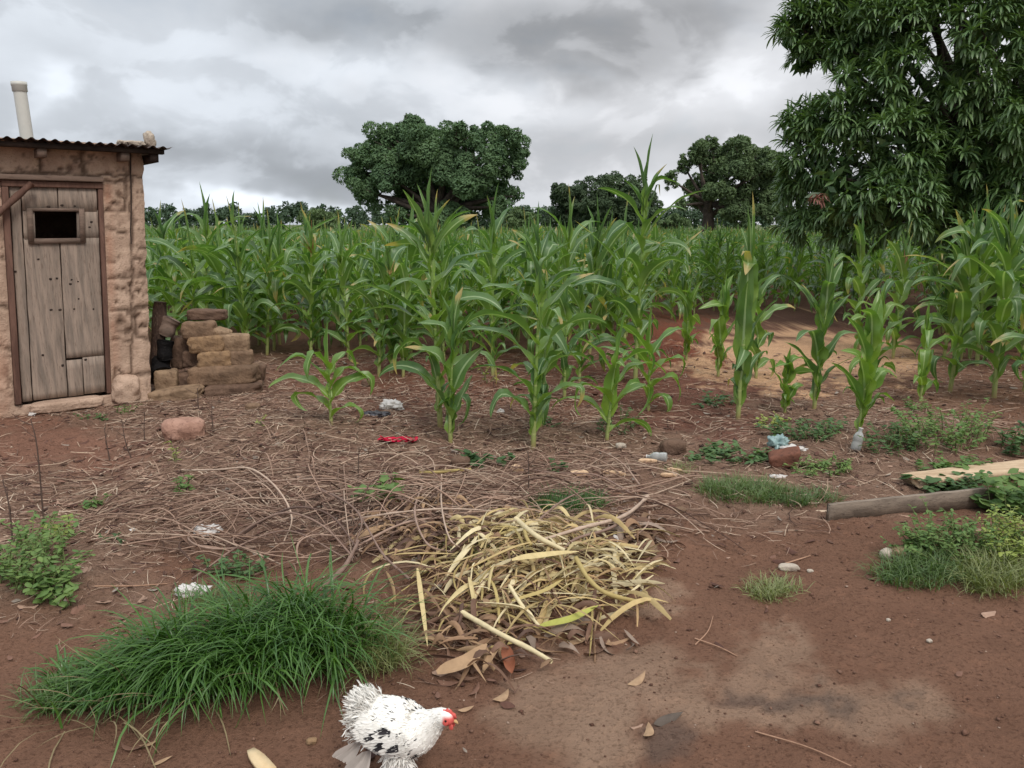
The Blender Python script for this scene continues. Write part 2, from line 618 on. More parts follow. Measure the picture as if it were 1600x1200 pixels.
def make_ground():
    xs = steps(-4.6, 5.2, .032, -900, 900, 1.16)
    ys = steps(1.3, 8.6, .032, -60, 1600, 1.16)
    X, Y = np.meshgrid(xs, ys, indexing='ij')
    Z = H(X, Y)
    q = np.stack([X, Y], -1)
    near = np.clip((10 - np.hypot(X, Y)) / 3, 0, 1)
    px, py = project(X, np.maximum(Y, .6), Z)
    w1 = (fbm(q * 3.1, 4, 21) - .5); w2 = (fbm(q * 3.1 + 40, 4, 23) - .5)
    w3 = fbm(q * 11, 3, 25) - .5
    w4 = fbm(q * 34, 3, 27) - .5
    px = px + w1 * 190 + w3 * 80 + w4 * 50; py = py + w2 * 95 + w3 * 40 + w4 * 24
    red = np.array(lin(152, 114, 93)[:3]); litter = np.array(lin(164, 134, 114)[:3]); sand = np.array(lin(236, 190, 150)[:3])
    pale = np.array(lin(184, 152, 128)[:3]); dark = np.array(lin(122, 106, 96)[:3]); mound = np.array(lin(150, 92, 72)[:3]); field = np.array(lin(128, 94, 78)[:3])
    path = np.array(lin(166, 124, 104)[:3])
    SOIL = .72                                        # overall tone factor for all the ground colours
    c = np.broadcast_to(red, X.shape + (3,)).copy()
    def lay(mask, colour):
        nonlocal c
        c = c * (1 - mask[..., None]) + colour * mask[..., None]
    front = (Y > .5)
    lit = np.clip((900 - py) / 90, 0, 1) * np.clip((1060 - px) / 120, 0, 1)
    lit = np.maximum(lit, np.clip((1010 - py) / 90, 0, 1) * np.clip((330 - px) / 100, 0, 1))
    lit = np.maximum(lit, ell(px, py, 1250, 720, 330, 95)) * front
    lay(lit * .8, litter)
    lay(np.clip((600 - py) / 70, 0, 1) * front * .9, field)
    lay(np.clip((Y - 45) / 12, 0, 1), np.array(lin(112, 124, 84)[:3]))
    lay(ell(px, py, 40, 690, 190, 55) * front, path)
    lay(ell(px, py, 740, 600, 330, 50) * front * .8, np.array(lin(140, 94, 76)[:3]))
    lay(ell(px, py, 1060, 625, 160, 50) * front * .8, np.array(lin(136, 92, 78)[:3]))
    lay(ell(px, py, 1250, 562, 215, 42, .35) * front, sand)
    lay(ell(px, py, 1045, 540, 55, 45) * front, mound)
    for a in [(1210, 1030, 70, 40), (1340, 1090, 90, 45), (880, 1100, 90, 70), (930, 1120, 60, 60), (1080, 1080, 90, 30), (1040, 940, 50, 18), (1180, 1110, 110, 25), (980, 1050, 60, 25)]:
        lay(ell(px, py, *a, .42) * front * .85, pale)
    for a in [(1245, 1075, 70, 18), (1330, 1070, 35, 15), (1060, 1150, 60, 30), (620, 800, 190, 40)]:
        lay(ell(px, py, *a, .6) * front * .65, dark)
    # small clods: worn smooth where people walk
    rough = np.clip(.35 + .9 * lit + .5 * ell(px, py, 1150, 820, 330, 60) + np.clip((640 - py) / 60, 0, 1), .3, 1.2) * near
    Z = Z + (fbm(q * 13, 4, 31, .6) - .5) * .026 * rough + np.maximum(fbm(q * 33, 2, 37) - .58, 0) * .05 * rough
    mb = MB()
    mb.add(np.stack([X, Y, Z], -1), grid_faces(len(xs), len(ys)), (c * SOIL).reshape(-1, 3), np.stack([lit, rough, lit], -1).reshape(-1, 3))
    o = mb.build('ground', ground_material())
    tag(o, 'reddish brown bare earth with paler worn patches and dry litter', kind='structure')
    return o


make_ground()

# ---------------------------------------------------------------- latrine
# facade plane from its two base corners; local x runs along the facade to the right, y goes back, z up
LB_R, LB_L = G0(237, 622), G0(0, 652)
_dir = LB_R - LB_L
LROT = math.atan2(_dir[1], _dir[0])
LX = np.array([math.cos(LROT), math.sin(LROT), 0]); LY = np.array([-math.sin(LROT), math.cos(LROT), 0])
LEAN = .050                                          # the old walls lean a little


def F(px, py, off=0.0):
    """photo pixel to facade x, z (on a plane `off` in front of the wall face)"""
    d = ray(px, py)
    o = LB_R - LY * off
    t = np.dot(o - CAMP, LY) / np.dot(d, LY)
    q = CAMP + d * t - LB_R
    z = q[2]
    return float(np.dot(q, LX)) - LEAN * z, float(z)


def lean(c):
    c = np.array(c, float)
    c[..., 0] = c[..., 0] + LEAN * c[..., 2]
    return c


WD1 = rough_mat('weathered_wood', lin(162, 144, 130), lin(126, 114, 104), lin(96, 78, 66), scale=3.2, stretch=(9, 9, .8), bmp=.7, bdist=.004, fine=14)
REDW = rough_mat('red_brown_wood', lin(120, 92, 80), lin(96, 72, 63), lin(72, 56, 50), scale=3, stretch=(6, 6, 1), bmp=.5, bdist=.004, fine=16)
GREYW = rough_mat('grey_timber', lin(132, 112, 100), lin(105, 90, 80), lin(80, 66, 58), scale=3, stretch=(1, 6, 6), bmp=.5, bdist=.004, fine=16)
RUST = rough_mat('old_iron_sheet', lin(92, 78, 72), lin(58, 50, 50), lin(112, 76, 58), scale=5, rough=.7, bmp=.2, spec=.4)
PVC = plain_mat('white_pvc', lin(205, 204, 196), .45, .4)
DARKW = rough_mat('dark_timber', lin(70, 58, 52), lin(46, 39, 36), scale=6, bmp=.5)


def mud_wall_material():
    m, T, b = mat_new('mud_plaster')
    oc = obj_coord(T)
    a = T.n('SeparateXYZ'); T.L.new(attr(T, 'lf', 'Vector'), a.inputs[0])      # mortar, pit, smear
    n1 = T.noise(oc, 3.5, 6, .65, .4); n2 = T.noise(oc, 16, 6, .65, .3); n3 = T.noise(oc, 70, 5, .7)
    c = T.mix(T.ramp(n1, .3, .7), lin(204, 176, 155), lin(174, 147, 128))
    c = T.mix(T.math('MULTIPLY', a.outputs[0], .7), c, lin(206, 180, 156))
    c = T.mix(T.ramp(n2, .55, .75, 0, .5), c, lin(140, 112, 96))
    c = T.mix(T.math('MULTIPLY', a.outputs[1], .9), c, lin(84, 66, 54))
    c = T.mix(T.math('MULTIPLY', a.outputs[2], .55), c, lin(184, 136, 112))
    c = T.mix(T.ramp(n3, .56, .68, 0, .5), c, lin(96, 76, 62))
    T.set(b.inputs['Base Color'], c)
    b.inputs['Roughness'].default_value = .95
    b.inputs['Specular IOR Level'].default_value = .1
    bump(T, b, T.math('ADD', n2, T.math('MULTIPLY', n3, .7)), .8, .02)
    return m


MUD = mud_wall_material()


def make_latrine():
    L = thing('latrine', tuple(LB_R), 'small mud-brick latrine with a grey plank door and dark corrugated roof', 'latrine', rz=LROT)
    top = F(120, 234)[1] + .06
    zR = F(232, 236)[1]
    dl, dr = F(22, 450)[0] + .01, F(159, 450)[0] - .005             # door leaf edges
    dtop, dbot = F(80, 291)[1], F(100, 621)[1]
    ol, orr, otop, obot = dl - .055, dr + .045, F(80, 283)[1], dbot - .02
    # --- facade with its opening
    xs = np.unique(np.concatenate([np.arange(-2.6, ol, .018), np.linspace(ol, orr, 40), np.arange(orr, -.0001, .016), [0]]))
    zs = np.unique(np.concatenate([np.arange(-.25, obot, .018), np.linspace(obot, otop, 80), np.arange(otop, top, .016), [top]]))
    X, Z = np.meshgrid(xs, zs, indexing='ij')
    q = np.stack([X, Z], -1)
    qw = q + (np.stack([fbm(q * 5, 3, 3), fbm(q * 5 + 9, 3, 4)], -1) - .5) * .11
    row = np.floor(qw[..., 1] / .205)
    bx = qw[..., 0] / .36 + .5 * (row % 2) + _hash(row.astype(int), row.astype(int) * 0, row.astype(int) * 0, 3) * .4
    fx = np.abs((bx % 1) - .5) * .36; fz = np.abs((qw[..., 1] / .205 % 1) - .5) * .205
    joint = np.maximum(np.clip((fx - (.18 - .028)) / .018, 0, 1), np.clip((fz - (.1025 - .022)) / .016, 0, 1))
    bare = np.clip((fbm(q * 2.3, 3, 13) - .42) / .12, 0, 1)
    bare = np.maximum(bare, np.clip((Z - otop - .04) / .05, 0, 1))
    pits = .7 * np.clip((fbm(q * 26, 3, 17) - .62) / .08, 0, 1) * np.clip((fbm(q * 3.3, 2, 19) - .40) / .15, 0, 1)
    cracks = np.clip(1 - np.abs(fbm(q * np.array([6, 9]), 4, 29) - .5) / .012, 0, 1) * np.clip((fbm(q * 2, 2, 41) - .5) / .08, 0, 1)
    pits = np.maximum(pits, cracks * .8)
    D = (fbm(q * 4, 6, 11, .75) - .5) * .012 - .016 * pits + .005 * joint * bare + (fbm(q * 30, 3, 15, .7) - .5) * .014
    # washed out foot, rounded corner
    # open joints and cracks between the blocks, holes worn into them
    def near_line(a, b_):
        a, b_ = np.array(F(*a)), np.array(F(*b_))
        pq = np.stack([X, Z], -1) + (np.stack([fbm(q * 14, 3, 81), fbm(q * 14 + 7, 3, 82)], -1) - .5) * .045
        u = np.clip(((pq - a) @ (b_ - a)) / np.dot(b_ - a, b_ - a), 0, 1)
        return np.linalg.norm(pq - (a + u[..., None] * (b_ - a)), axis=-1)
    gro = np.zeros_like(X)
    for a, b_, wd in [((63, 234), (66, 274), .009), ((126, 234), (131, 272), .011), ((0, 271), (160, 274), .008), ((160, 284), (199, 283), .008), ((166, 331), (198, 328), .010), ((198, 268), (199, 330), .007), ((160, 272), (236, 276), .006),
                       ((205, 238), (207, 600), .006), ((170, 410), (236, 405), .006), ((206, 386), (236, 390), .006), ((171, 436), (238, 430), .008), ((210, 481), (238, 480), .012), ((211, 481), (213, 526), .010), ((213, 527), (238, 530), .010),
                       ((175, 486), (206, 484), .008), ((176, 530), (208, 536), .007), ((180, 588), (238, 582), .010), ((172, 360), (204, 366), .005), ((178, 606), (182, 574), .008), ((182, 574), (205, 590), .007), ((0, 480), (16, 484), .008), ((0, 540), (20, 545), .008), ((0, 400), (10, 402), .007)]:
        gro = np.maximum(gro, np.clip(1.5 - near_line(a, b_) / (wd * 1.5), 0, 1))
    hol = np.zeros_like(X)
    for (hx, hy, ra) in [(190, 505, .032), (198, 520, .028), (186, 520, .022), (216, 494, .022), (192, 452, .020), (205, 446, .018), (216, 455, .014), (182, 447, .014), (188, 306, .016), (222, 300, .014), (176, 318, .016), (224, 512, .016), (110, 262, .03), (96, 262, .02), (183, 470, .012), (212, 345, .010)]:
        hx, hz = F(hx, hy)
        hol = np.maximum(hol, np.clip(1.5 - np.hypot(X - hx + (fbm(q * 18, 2, 85) - .5) * .05, (Z - hz) + (fbm(q * 18 + 3, 2, 86) - .5) * .06) / ra, 0, 1))
    D = D - .016 * gro - .030 * hol
    pits = np.maximum(pits, np.maximum(gro * .9, hol * .75))
    mortar = np.zeros_like(X)
    for x0 in (55, 134):
        mx = F(x0, 255)[0]
        mortar = np.maximum(mortar, np.clip(1.4 - np.abs(X - mx + (fbm(q * 9, 2, 91) - .5) * .03) / .030, 0, 1) * (Z > otop + .03))
    joint = np.maximum(joint * .6, mortar); bare = np.maximum(bare * .7, mortar)
    foot = np.clip((.30 - Z) / .3, 0, 1)
    D = D + foot * .06 * fbm(q * 4, 2, 51) - np.clip((X + .05) / .05, 0, 1) ** 2 * .02
    smear = np.clip(1 - np.abs(X - orr - .03) / .055, 0, 1) * (Z < otop) * np.clip((Z - .15) / .2, .25, 1)
    smear = np.maximum(smear, np.clip((.75 - Z) / .3, 0, 1) * np.clip((ol - X) / .05, 0, 1) * .8) * np.clip(fbm(q * 7, 2, 61) * 2.4 - .3, 0, 1)
    inside = lambda a, b_: (a > ol + 1e-4) & (a < orr - 1e-4) & (b_ > obot + 1e-4) & (b_ < otop - 1e-4)
    edge = (X >= ol - 1e-4) & (X <= orr + 1e-4) & (Z >= obot - 1e-4) & (Z <= otop + 1e-4)
    D = np.where(edge, D * .3, D)
    V = np.stack([X + np.where(X > -.001, (fbm(np.stack([Z * 9, Z * 0], -1), 3, 71) - .5) * .03, 0), -D, Z], -1)
    f = grid_faces(len(xs), len(zs))
    cx = X.ravel()[f].mean(1); cz = Z.ravel()[f].mean(1)
    f = f[~inside(cx, cz)]
    mb = MB()
    mb.add(lean(V.reshape(-1, 3)), f, None, np.stack([joint * bare, pits, smear], -1).reshape(-1, 3))
    # reveals of the opening
    for (x0, x1) in ((ol - .02, ol), (orr, orr + .02)):
        box(mb, (x0, .03, obot), (x1, .16, otop), M=lean)
    # side and back walls (rough boxes behind the face), roof is open-eaved above them
    dep = 1.55
    for (lo, hi) in (((-.20, .05, -.25), (.0, dep, top - .02)), ((-2.6, .05, -.25), (-2.4, dep, top - .02)), ((-2.4, dep - .2, -.25), (-.2, dep, top - .04)),
                     ((-2.4, .05, -.25), (ol - .02, .20, top - .02)), ((orr + .02, .05, -.25), (-.2, .20, top - .02)), ((ol - .02, .05, otop), (orr + .02, .20, top - .02)),
                     ((-2.4, .2, -.2), (-.2, dep - .2, .02))):
        box(mb, lo, hi, M=lean)
    mb.build('wall', MUD, L)
    # --- door: three planks and a patched foot, with an opening left for the vent window
    wl, wt = F(49, 330); wr, wb = F(126, 372)
    wl, wr = wl + .005, wr - .005
    p1, p2 = F(44, 480)[0], F(100, 480)[0]
    g = .007
    mb = MB()
    rs = np.random.RandomState(3)
    def plank(x0, x1, z0, z1, y0=.005, y1=.035, seed=0, warp=.004):
        n = max(2, int((z1 - z0) / .05))
        zz = np.linspace(z0, z1, n)
        e0 = x0 + (fbm(np.stack([zz * 6, zz * 0 + seed], -1), 3, seed) - .5) * warp * 2
        e1 = x1 + (fbm(np.stack([zz * 6, zz * 0 + seed + 5], -1), 3, seed + 9) - .5) * warp * 2
        ring = np.stack([np.stack([e0, zz * 0 + y0 + .003, zz], -1), np.stack([e0 + .004, zz * 0 + y0, zz], -1), np.stack([e1 - .004, zz * 0 + y0, zz], -1),
                         np.stack([e1, zz * 0 + y0 + .003, zz], -1), np.stack([e1, zz * 0 + y1, zz], -1), np.stack([e0, zz * 0 + y1, zz], -1)], 1)
        base = mb.n
        mb.add(lean(ring.reshape(-1, 3)), grid_faces(n, 6, True))
        mb.f.append((np.array([[0, 1, 2, 3, 4, 5]]) + base)); mb.f.append((np.array([[5, 4, 3, 2, 1, 0]]) + base + (n - 1) * 6))
    plank(dl, p1 - g, dbot, dtop, seed=1, y0=.009)
    plank(p1, wl + .015, wb - .01, wt + .01, seed=2)
    zpatch = F(140, 558)[1]
    plank(p1, p2 - g, dbot + .004, wb, seed=2); plank(p1, p2 - g, wt, dtop, seed=3)
    plank(p2, dr, zpatch + .006, wb, seed=4, y0=.002); plank(p2, dr, wt, dtop, seed=5, y0=.002)
    plank(wr - .015, dr, wb - .01, wt + .01, seed=6, y0=.003)
    xm = F(131, 590)[0]
    plank(p2, xm - g * .7, dbot, zpatch - .012, seed=7, y0=.006); plank(xm, dr, dbot + .006, zpatch + .002, seed=8, y0=.004)
    door = mb.build('door', WD1, L, smooth=False)
    mb = MB()
    fw, zt = .038, .024
    for (a, b_) in ((( wl - fw, wb - fw), (wl, wt + zt)), ((wr, wb - fw), (wr + fw, wt + zt))):
        box(mb, (a[0], -.016, a[1]), (b_[0], .001, b_[1]), M=lean)
    box(mb, (wl + .0005, -.014, wt), (wr - .0005, .0015, wt + zt), M=lean); box(mb, (wl + .0005, -.014, wb - fw), (wr - .0005, .0015, wb), M=lean)
    o = mb.build('window_frame', GREYW, door, smooth=False)
    # nails and knots
    for (px, py) in [(79, 436), (89, 435), (110, 444), (122, 440), (123, 467), (116, 483), (80, 484), (94, 484), (146, 483), (112, 437), (67, 555), (24, 424), (143, 347), (140, 355), (98, 571), (76, 323), (97, 321), (117, 322), (134, 562), (60, 405)]:
        x, z = F(px, py)
        v, ff = lump((.014 + .014 * rs.rand(), .006, .012 + .01 * rs.rand()), 2, .3, 2, int(px), 3)
        mb = MB(); mb.add(lean(v + np.array([x, .003, z])), ff); mb.build('knot', DARKW, door)
    # --- frame
    def post(name, x0, x1, y0, y1, z0, z1, mat):
        m2 = MB(); box(m2, (x0, y0, z0), (x1, y1, z1), M=lean)
        o = m2.build(name, mat, L, smooth=False)
        bv = o.modifiers.new('bevel', 'BEVEL'); bv.width = .006; bv.segments = 2
        return o
    post('jamb', ol + .002, dl - .010, -.03, .09, obot + .01, otop - .05, REDW)
    post('jamb', dr + .008, orr - .002, -.012, .09, obot + .01, otop - .05, REDW)
    post('door_head', ol + .002, orr - .002, -.02, .10, otop - .048, otop - .003, REDW)
    x0, z0 = F(0, 281); x1, z1 = F(160, 284)
    post('lintel', x0 - .5, x1, -.05, .02, z1 - .005, z1 + .034, GREYW)
    # --- leaning brace stick
    a = np.array([*F(-4, 332)]); c = np.array([*F(47, 287)])
    t = np.linspace(-.25, 1.0, 7)[:, None]
    pth = a + (c - a) * t
    pth = np.stack([pth[:, 0], pth[:, 0] * 0 - .075, pth[:, 1]], -1)
    m2 = MB(); tubes(m2, lean(pth), .024 + .003 * np.sin(np.arange(7) * 2.1), 8, cap=True)
    m2.build('brace', REDW, L)
    # --- threshold: mud sill with an overhang
    xl, xr = F(46, 632)[0], F(158, 632)[0]
    m2 = MB()
    v, ff = lump((xr - xl, .16, .085), 5, .10, 2.5, 4, 14)
    m2.add(lean(v + np.array([(xl + xr) / 2, -.03, dbot - .052])), ff)
    m2.build('threshold', MUD, L)
    m2 = MB()
    v, ff = lump((.22, .24, .26), 3, .18, 2, 6, 14); m2.add(lean(v + np.array([F(200, 610)[0] - .02, .02, .10])), ff)
    m2.build('plaster_lump', MUD, L)
    # --- roof: corrugated sheet falling to the back
    n = 300
    xx = np.linspace(-2.8, F(248, 232)[0] + .05, n)
    yy = np.linspace(-.22, dep + .15, 14)
    X, Yy = np.meshgrid(xx, yy, indexing='ij')
    zt = F(120, 222, .22)[1]
    Zr = zt - .035 * (Yy + .22) + .010 * np.sin(X * 2 * np.pi / .076) + (fbm(np.stack([X * 2, Yy * 2], -1), 2, 7) - .5) * .03
    v0 = np.stack([X, Yy, Zr], -1)
    m2 = MB()
    m2.add(lean(v0.reshape(-1, 3)), grid_faces(n, 14)); m2.add(lean((v0 - [0, 0, .0025]).reshape(-1, 3)), grid_faces(n, 14)[:, ::-1])
    roof = m2.build('roof', RUST, L)
    # battens and rafter stubs under the eave
    m2 = MB(); box(m2, (-2.7, -.17, zt - .052), (F(240, 236)[0] + .035, -.11, zt - .016), M=lean); m2.build('batten', DARKW, L, smooth=False)
    for px in (60, 188, 233):
        x = F(px, 238)[0]
        m2 = MB(); box(m2, (x - .03, -.15, zt - .115), (x + .03, .35, zt - .0525), M=lean)
        m2.build('rafter', DARKW if px == 233 else GREYW, L, smooth=False)
    # --- vent pipe behind the roof edge
    yb = .55
    b0 = np.array([*F(42, 215, -yb)]); b1 = np.array([*F(29, 128, -yb)])
    pth = np.array([[b0[0] + (b0[0] - b1[0]) * .5, yb, b0[1] - (b1[1] - b0[1]) * .6], [b0[0], yb, b0[1]], [b1[0], yb, b1[1]]])
    m2 = MB(); tubes(m2, lean(pth), .048, 20); pipe = m2.build('vent_pipe', PVC, L)
    dv = (pth[2] - pth[1]) / np.linalg.norm(pth[2] - pth[1])
    cp = np.array([pth[2] - dv * .075, pth[2] - dv * .072, pth[2] - dv * .03, pth[2] - dv * .027, pth[2], pth[2] - dv * .004])
    m2 = MB(); tubes(m2, lean(cp), np.array([.049, .055, .055, .058, .058, .0]), 20); m2.build('pipe_collar', PVC, pipe)
    return L, zt


LAT, LZT = make_latrine()


def lw(x, y, z):
    """latrine local to world"""
    return LB_R + LX * (x + LEAN * z) + LY * y + np.array([0, 0, z])


# loose wire hanging from the eave down the pier
def hang_wire():
    pts = [F(px, py, .025) for px, py in [(192, 224), (196, 233), (203, 246), (203, 270), (204, 300), (204, 330), (203, 360), (204, 381)]]
    pth = np.array([lw(x, -(.16 if i < 2 else .045), z) for i, (x, z) in enumerate(pts)])
    mb = MB(); tubes(mb, pth, .005, 6)
    o = mb.build('wire', DARKW, loc=tuple(pth[-1]))
    tag(o, 'thin dark wire hanging from the latrine eave down the mud wall', 'wire')


hang_wire()

STONE = rough_mat('pale_stone', lin(196, 184, 168), lin(160, 146, 132), lin(112, 100, 90), scale=5, bmp=.8, bdist=.01)
MUDBR = {}
for k, (a, b_) in enumerate([((164, 138, 112), (124, 102, 82)), ((142, 116, 94), (106, 86, 70)), ((162, 132, 100), (126, 102, 80)), ((122, 98, 82), (92, 73, 62))]):
    MUDBR[k] = rough_mat('mud_brick_earth', lin(*a), lin(*b_), lin(84, 66, 54), scale=5, bmp=.9, bdist=.012, fine=45)


def solid(name, mat, loc, size, label, cat, power=3., noise=.12, rot=(0, 0, 0), seed=0, group=None, res=8, freq=2.0):
    v, f = lump(size, power, noise, freq, seed, res)
    v = v @ rotm(*rot).T
    mb = MB(); mb.add(v, f)
    o = mb.build(name, mat)
    o.location = loc
    return tag(o, label, cat, group)


# stones holding the sheet down
def roof_stones():
    for (px, py, w, h, lab, pw, rt) in [(188, 212, .055, .045, 'small round stone at the left end of the stones on the roof edge', 2.3, .2),
                                        (208, 213, .17, .045, 'long flat pale stone lying on the latrine roof edge', 3, .0),
                                        (233, 207, .085, .13, 'upright knobbly stone standing on the corner of the latrine roof', 2.4, -.15)]:
        x, z = F(px, py, .05)
        z = LZT - .006 + .013 + h * .45
        solid('stone', STONE, tuple(lw(x, -.05, z)), (w, .10, h), lab, 'stone', pw, .28, (0, rt, LROT), int(px), 'stones on the latrine roof', freq=2.6)


roof_stones()


# ---------------------------------------------------------------- stack of old mud bricks beside the latrine
def brick_stack():
    Y0 = LB_R[1] + .15
    # px centre x, y, width, height, material, tilt, depth offset, label
    rows = [
        (319, 493, 54, 15, 3, .02, .30, 'dark crumbling mud brick on the very top of the stack at the back'),
        (307, 517, 48, 24, 1, -.03, .12, 'brown mud brick second from the top, left end over the yellowish one'),
        (342, 524, 22, 16, 0, .35, .16, 'small broken mud brick wedge near the top of the stack'),
        (363, 537, 42, 25, 0, .04, .14, 'blocky pale mud brick on the right end of the upper course'),
        (320, 539, 52, 24, 2, -.04, .08, 'yellowish mud brick in the upper course of the stack'),
        (290, 542, 30, 24, 3, .02, .24, 'dark mud brick behind the yellowish one in the upper course'),
        (332, 563, 48, 24, 2, -.03, .05, 'ochre mud brick in the middle course of the stack'),
        (369, 561, 40, 22, 1, -.03, .10, 'cracked mud brick on the right of the middle course'),
        (298, 562, 26, 24, 3, .03, .18, 'half hidden dark mud brick in the middle course on the left'),
        (274, 553, 20, 46, 3, .05, .22, 'mud brick standing on end between the charred log and the stack'),
        (345, 588, 100, 27, 1, -.03, .00, 'longest mud brick, in the lower course of the stack'),
        (393, 583, 32, 24, 3, .12, .22, 'sloping mud brick half buried at the right foot of the stack'),
        (360, 613, 80, 22, 3, -.03, -.06, 'mossy dark mud brick at the bottom right of the stack'),
        (300, 607, 44, 22, 3, .05, .12, 'mud brick under the longest one at the bottom of the stack'),
        (256, 597, 32, 34, 0, .05, -.02, 'squat rounded mud brick touching the latrine corner'),
        (285, 600, 24, 30, 3, -.05, .10, 'dark mud brick right of the squat rounded one'),
        (268, 620, 76, 20, 0, -.12, -.18, 'tilted mud brick lying in front of the latrine corner'),
        (262, 633, 78, 18, 1, -.08, -.22, 'lowest mud brick sunk in the ground before the latrine corner'),
    ]
    for i, (px, py, w, h, mt, tilt, dy, lab) in enumerate(rows):
        Y = Y0 + dy
        k = ppm(Y, .4)
        p = P(px, py, Y)
        d = max(.17, min(.24, w / k * .6))
        solid('mud_brick', MUDBR[mt], (p[0], p[1] + d * .4, p[2]), (w / k * 1.06, d, h / k * 1.12), lab, 'brick', 6.5, .13, (.0, tilt, .10 + .15 * math.sin(i * 2.3)), i + 1, 'old mud bricks stacked beside the latrine', 14, 2.2)
    # bark log, grey board and charred stump leaning in the corner
    def logp(name, a, b_, r0, r1, mat, lab, cat, sides=12):
        n = 9
        t = np.linspace(0, 1, n)[:, None]
        pth = a + (b_ - a) * t + (np.stack([vnoise(np.stack([t[:, 0] * 3 + k, t[:, 0] * 0], -1), 7) for k in (0, 9, 18)], -1) - .5) * .02
        rad = np.linspace(r0, r1, n) * (1 + .25 * (vnoise(np.stack([t[:, 0] * 7, t[:, 0] * 0 + 3], -1), 3) - .5))
        mb = MB(); tubes(mb, pth, rad, sides, cap=True)
        o = mb.build(name, mat, loc=tuple(a)); tag(o, lab, cat)
        return o
    bark = rough_mat('split_bark', lin(96, 76, 66), lin(58, 46, 42), lin(150, 130, 112), scale=7, stretch=(3, 3, .8), bmp=1, bdist=.02, fine=30)
    char = rough_mat('charred_wood', lin(26, 24, 25), lin(14, 13, 14), lin(60, 56, 54), scale=9, bmp=.8, rough=.8)
    Y = Y0 + .12
    logp('log', P(246, 600, Y), P(249, 471, Y + .05), .075, .05, bark, 'dark split log standing on end against the latrine corner', 'log')
    logp('wood_block', P(258, 523, Y + .02), P(268, 497, Y + .06), .07, .075, GREYW, 'short grey wood block resting on the charred stump', 'wood block')
    logp('charred_stump', P(257, 562, Y - .05), P(258, 531, Y - .02), .062, .066, char, 'black charred stump end between the latrine and the bricks', 'stump')
    logp('charred_log', P(252, 586, Y - .10), P(250, 556, Y + .05), .09, .075, char, 'charred black log with ash-grey top lying low at the latrine corner', 'log')


brick_stack()
b = G(279, 690)
solid('laterite_stone', rough_mat('pink_laterite', lin(182, 144, 126), lin(154, 118, 102), lin(112, 84, 74), scale=6, bmp=.8), (b[0], b[1] + .1, b[2] + .055), (.27, .20, .16), 'large pinkish stone lying alone in the dry litter before the brick stack', 'stone', 3.2, .16, (.05, .06, .3), 9, None, 14)

# ---------------------------------------------------------------- trees
BARK = rough_mat('tree_bark', lin(92, 82, 74), lin(60, 54, 50), lin(44, 40, 38), scale=3, bmp=.8)


def crown_leaves(mb, centers, radii, n, size, rs, subs=9, flat=.85, bridge=True):
    """leaf-sized faces on the skins of small clumps that cover each lobe"""
    centers = list(centers); radii = list(radii)
    C = np.array(centers); Rr = np.array(radii)
    for _ in range(len(C) if bridge else 0):                 # smaller clumps between neighbouring lobes knit the crown together
        i = rs.randint(len(C))
        d = np.linalg.norm(C - C[i], axis=1) / (Rr + Rr[i]); d[i] = 9
        near = np.where(d < 1.15)[0]
        if len(near):
            j = near[rs.randint(len(near))]
            f = rs.uniform(.3, .7)
            centers.append(C[i] * f + C[j] * (1 - f) + rs.randn(3) * .15 * Rr[i]); radii.append(rs.uniform(.35, .8) * min(Rr[i], Rr[j]))
    w = np.array(radii) ** 2; w = w / w.sum()
    for c, r, k in zip(centers, radii, w):
        m = int(n * k)
        ns = subs + rs.randint(4)
        d = norm(rs.randn(ns, 3) + [0, 0, .25])
        sc = np.concatenate([[c], c + d * r * (.45 + .62 * rs.rand(ns, 1)) * [1, 1, flat]])
        sr = np.concatenate([[r * .6], r * (.18 + .30 * rs.rand(ns))])
        which = rs.choice(ns + 1, m, p=sr ** 2 / (sr ** 2).sum())
        dd = norm(rs.randn(m, 3) + [0, 0, .35])
        rad = (.72 + .36 * rs.rand(m, 1) ** .6)
        p = sc[which] + dd * sr[which][:, None] * rad * [1, 1, flat]
        nrm = norm(dd + rs.randn(m, 3) * .75 + [0, 0, .5])
        a = norm(np.cross(nrm, rs.randn(m, 3)))
        b = np.cross(nrm, a)
        s = size * (.6 + .8 * rs.rand(m, 1))
        v = np.stack([p - a * s, p + b * s * .38 - nrm * s * .12, p + a * s, p - b * s * .38 - nrm * s * .12], 1)
        shade = rs.rand(ns + 1)[which]
        lf = np.stack([np.full(m, .5), np.full(m, 1.0), .6 * shade + .4 * rs.rand(m)], -1)
        mb.add(v.reshape(-1, 3), np.arange(m * 4).reshape(-1, 4), None, np.repeat(lf, 4, 0))


def limb(a, b, rs, sag=.12, n=7):
    t = np.linspace(0, 1, n)[:, None]
    L = np.linalg.norm(b - a)
    mid = (a + b) / 2 + np.array([rs.randn() * .08, rs.randn() * .08, -sag]) * L
    return (1 - t) ** 2 * a + 2 * t * (1 - t) * mid + t ** 2 * b


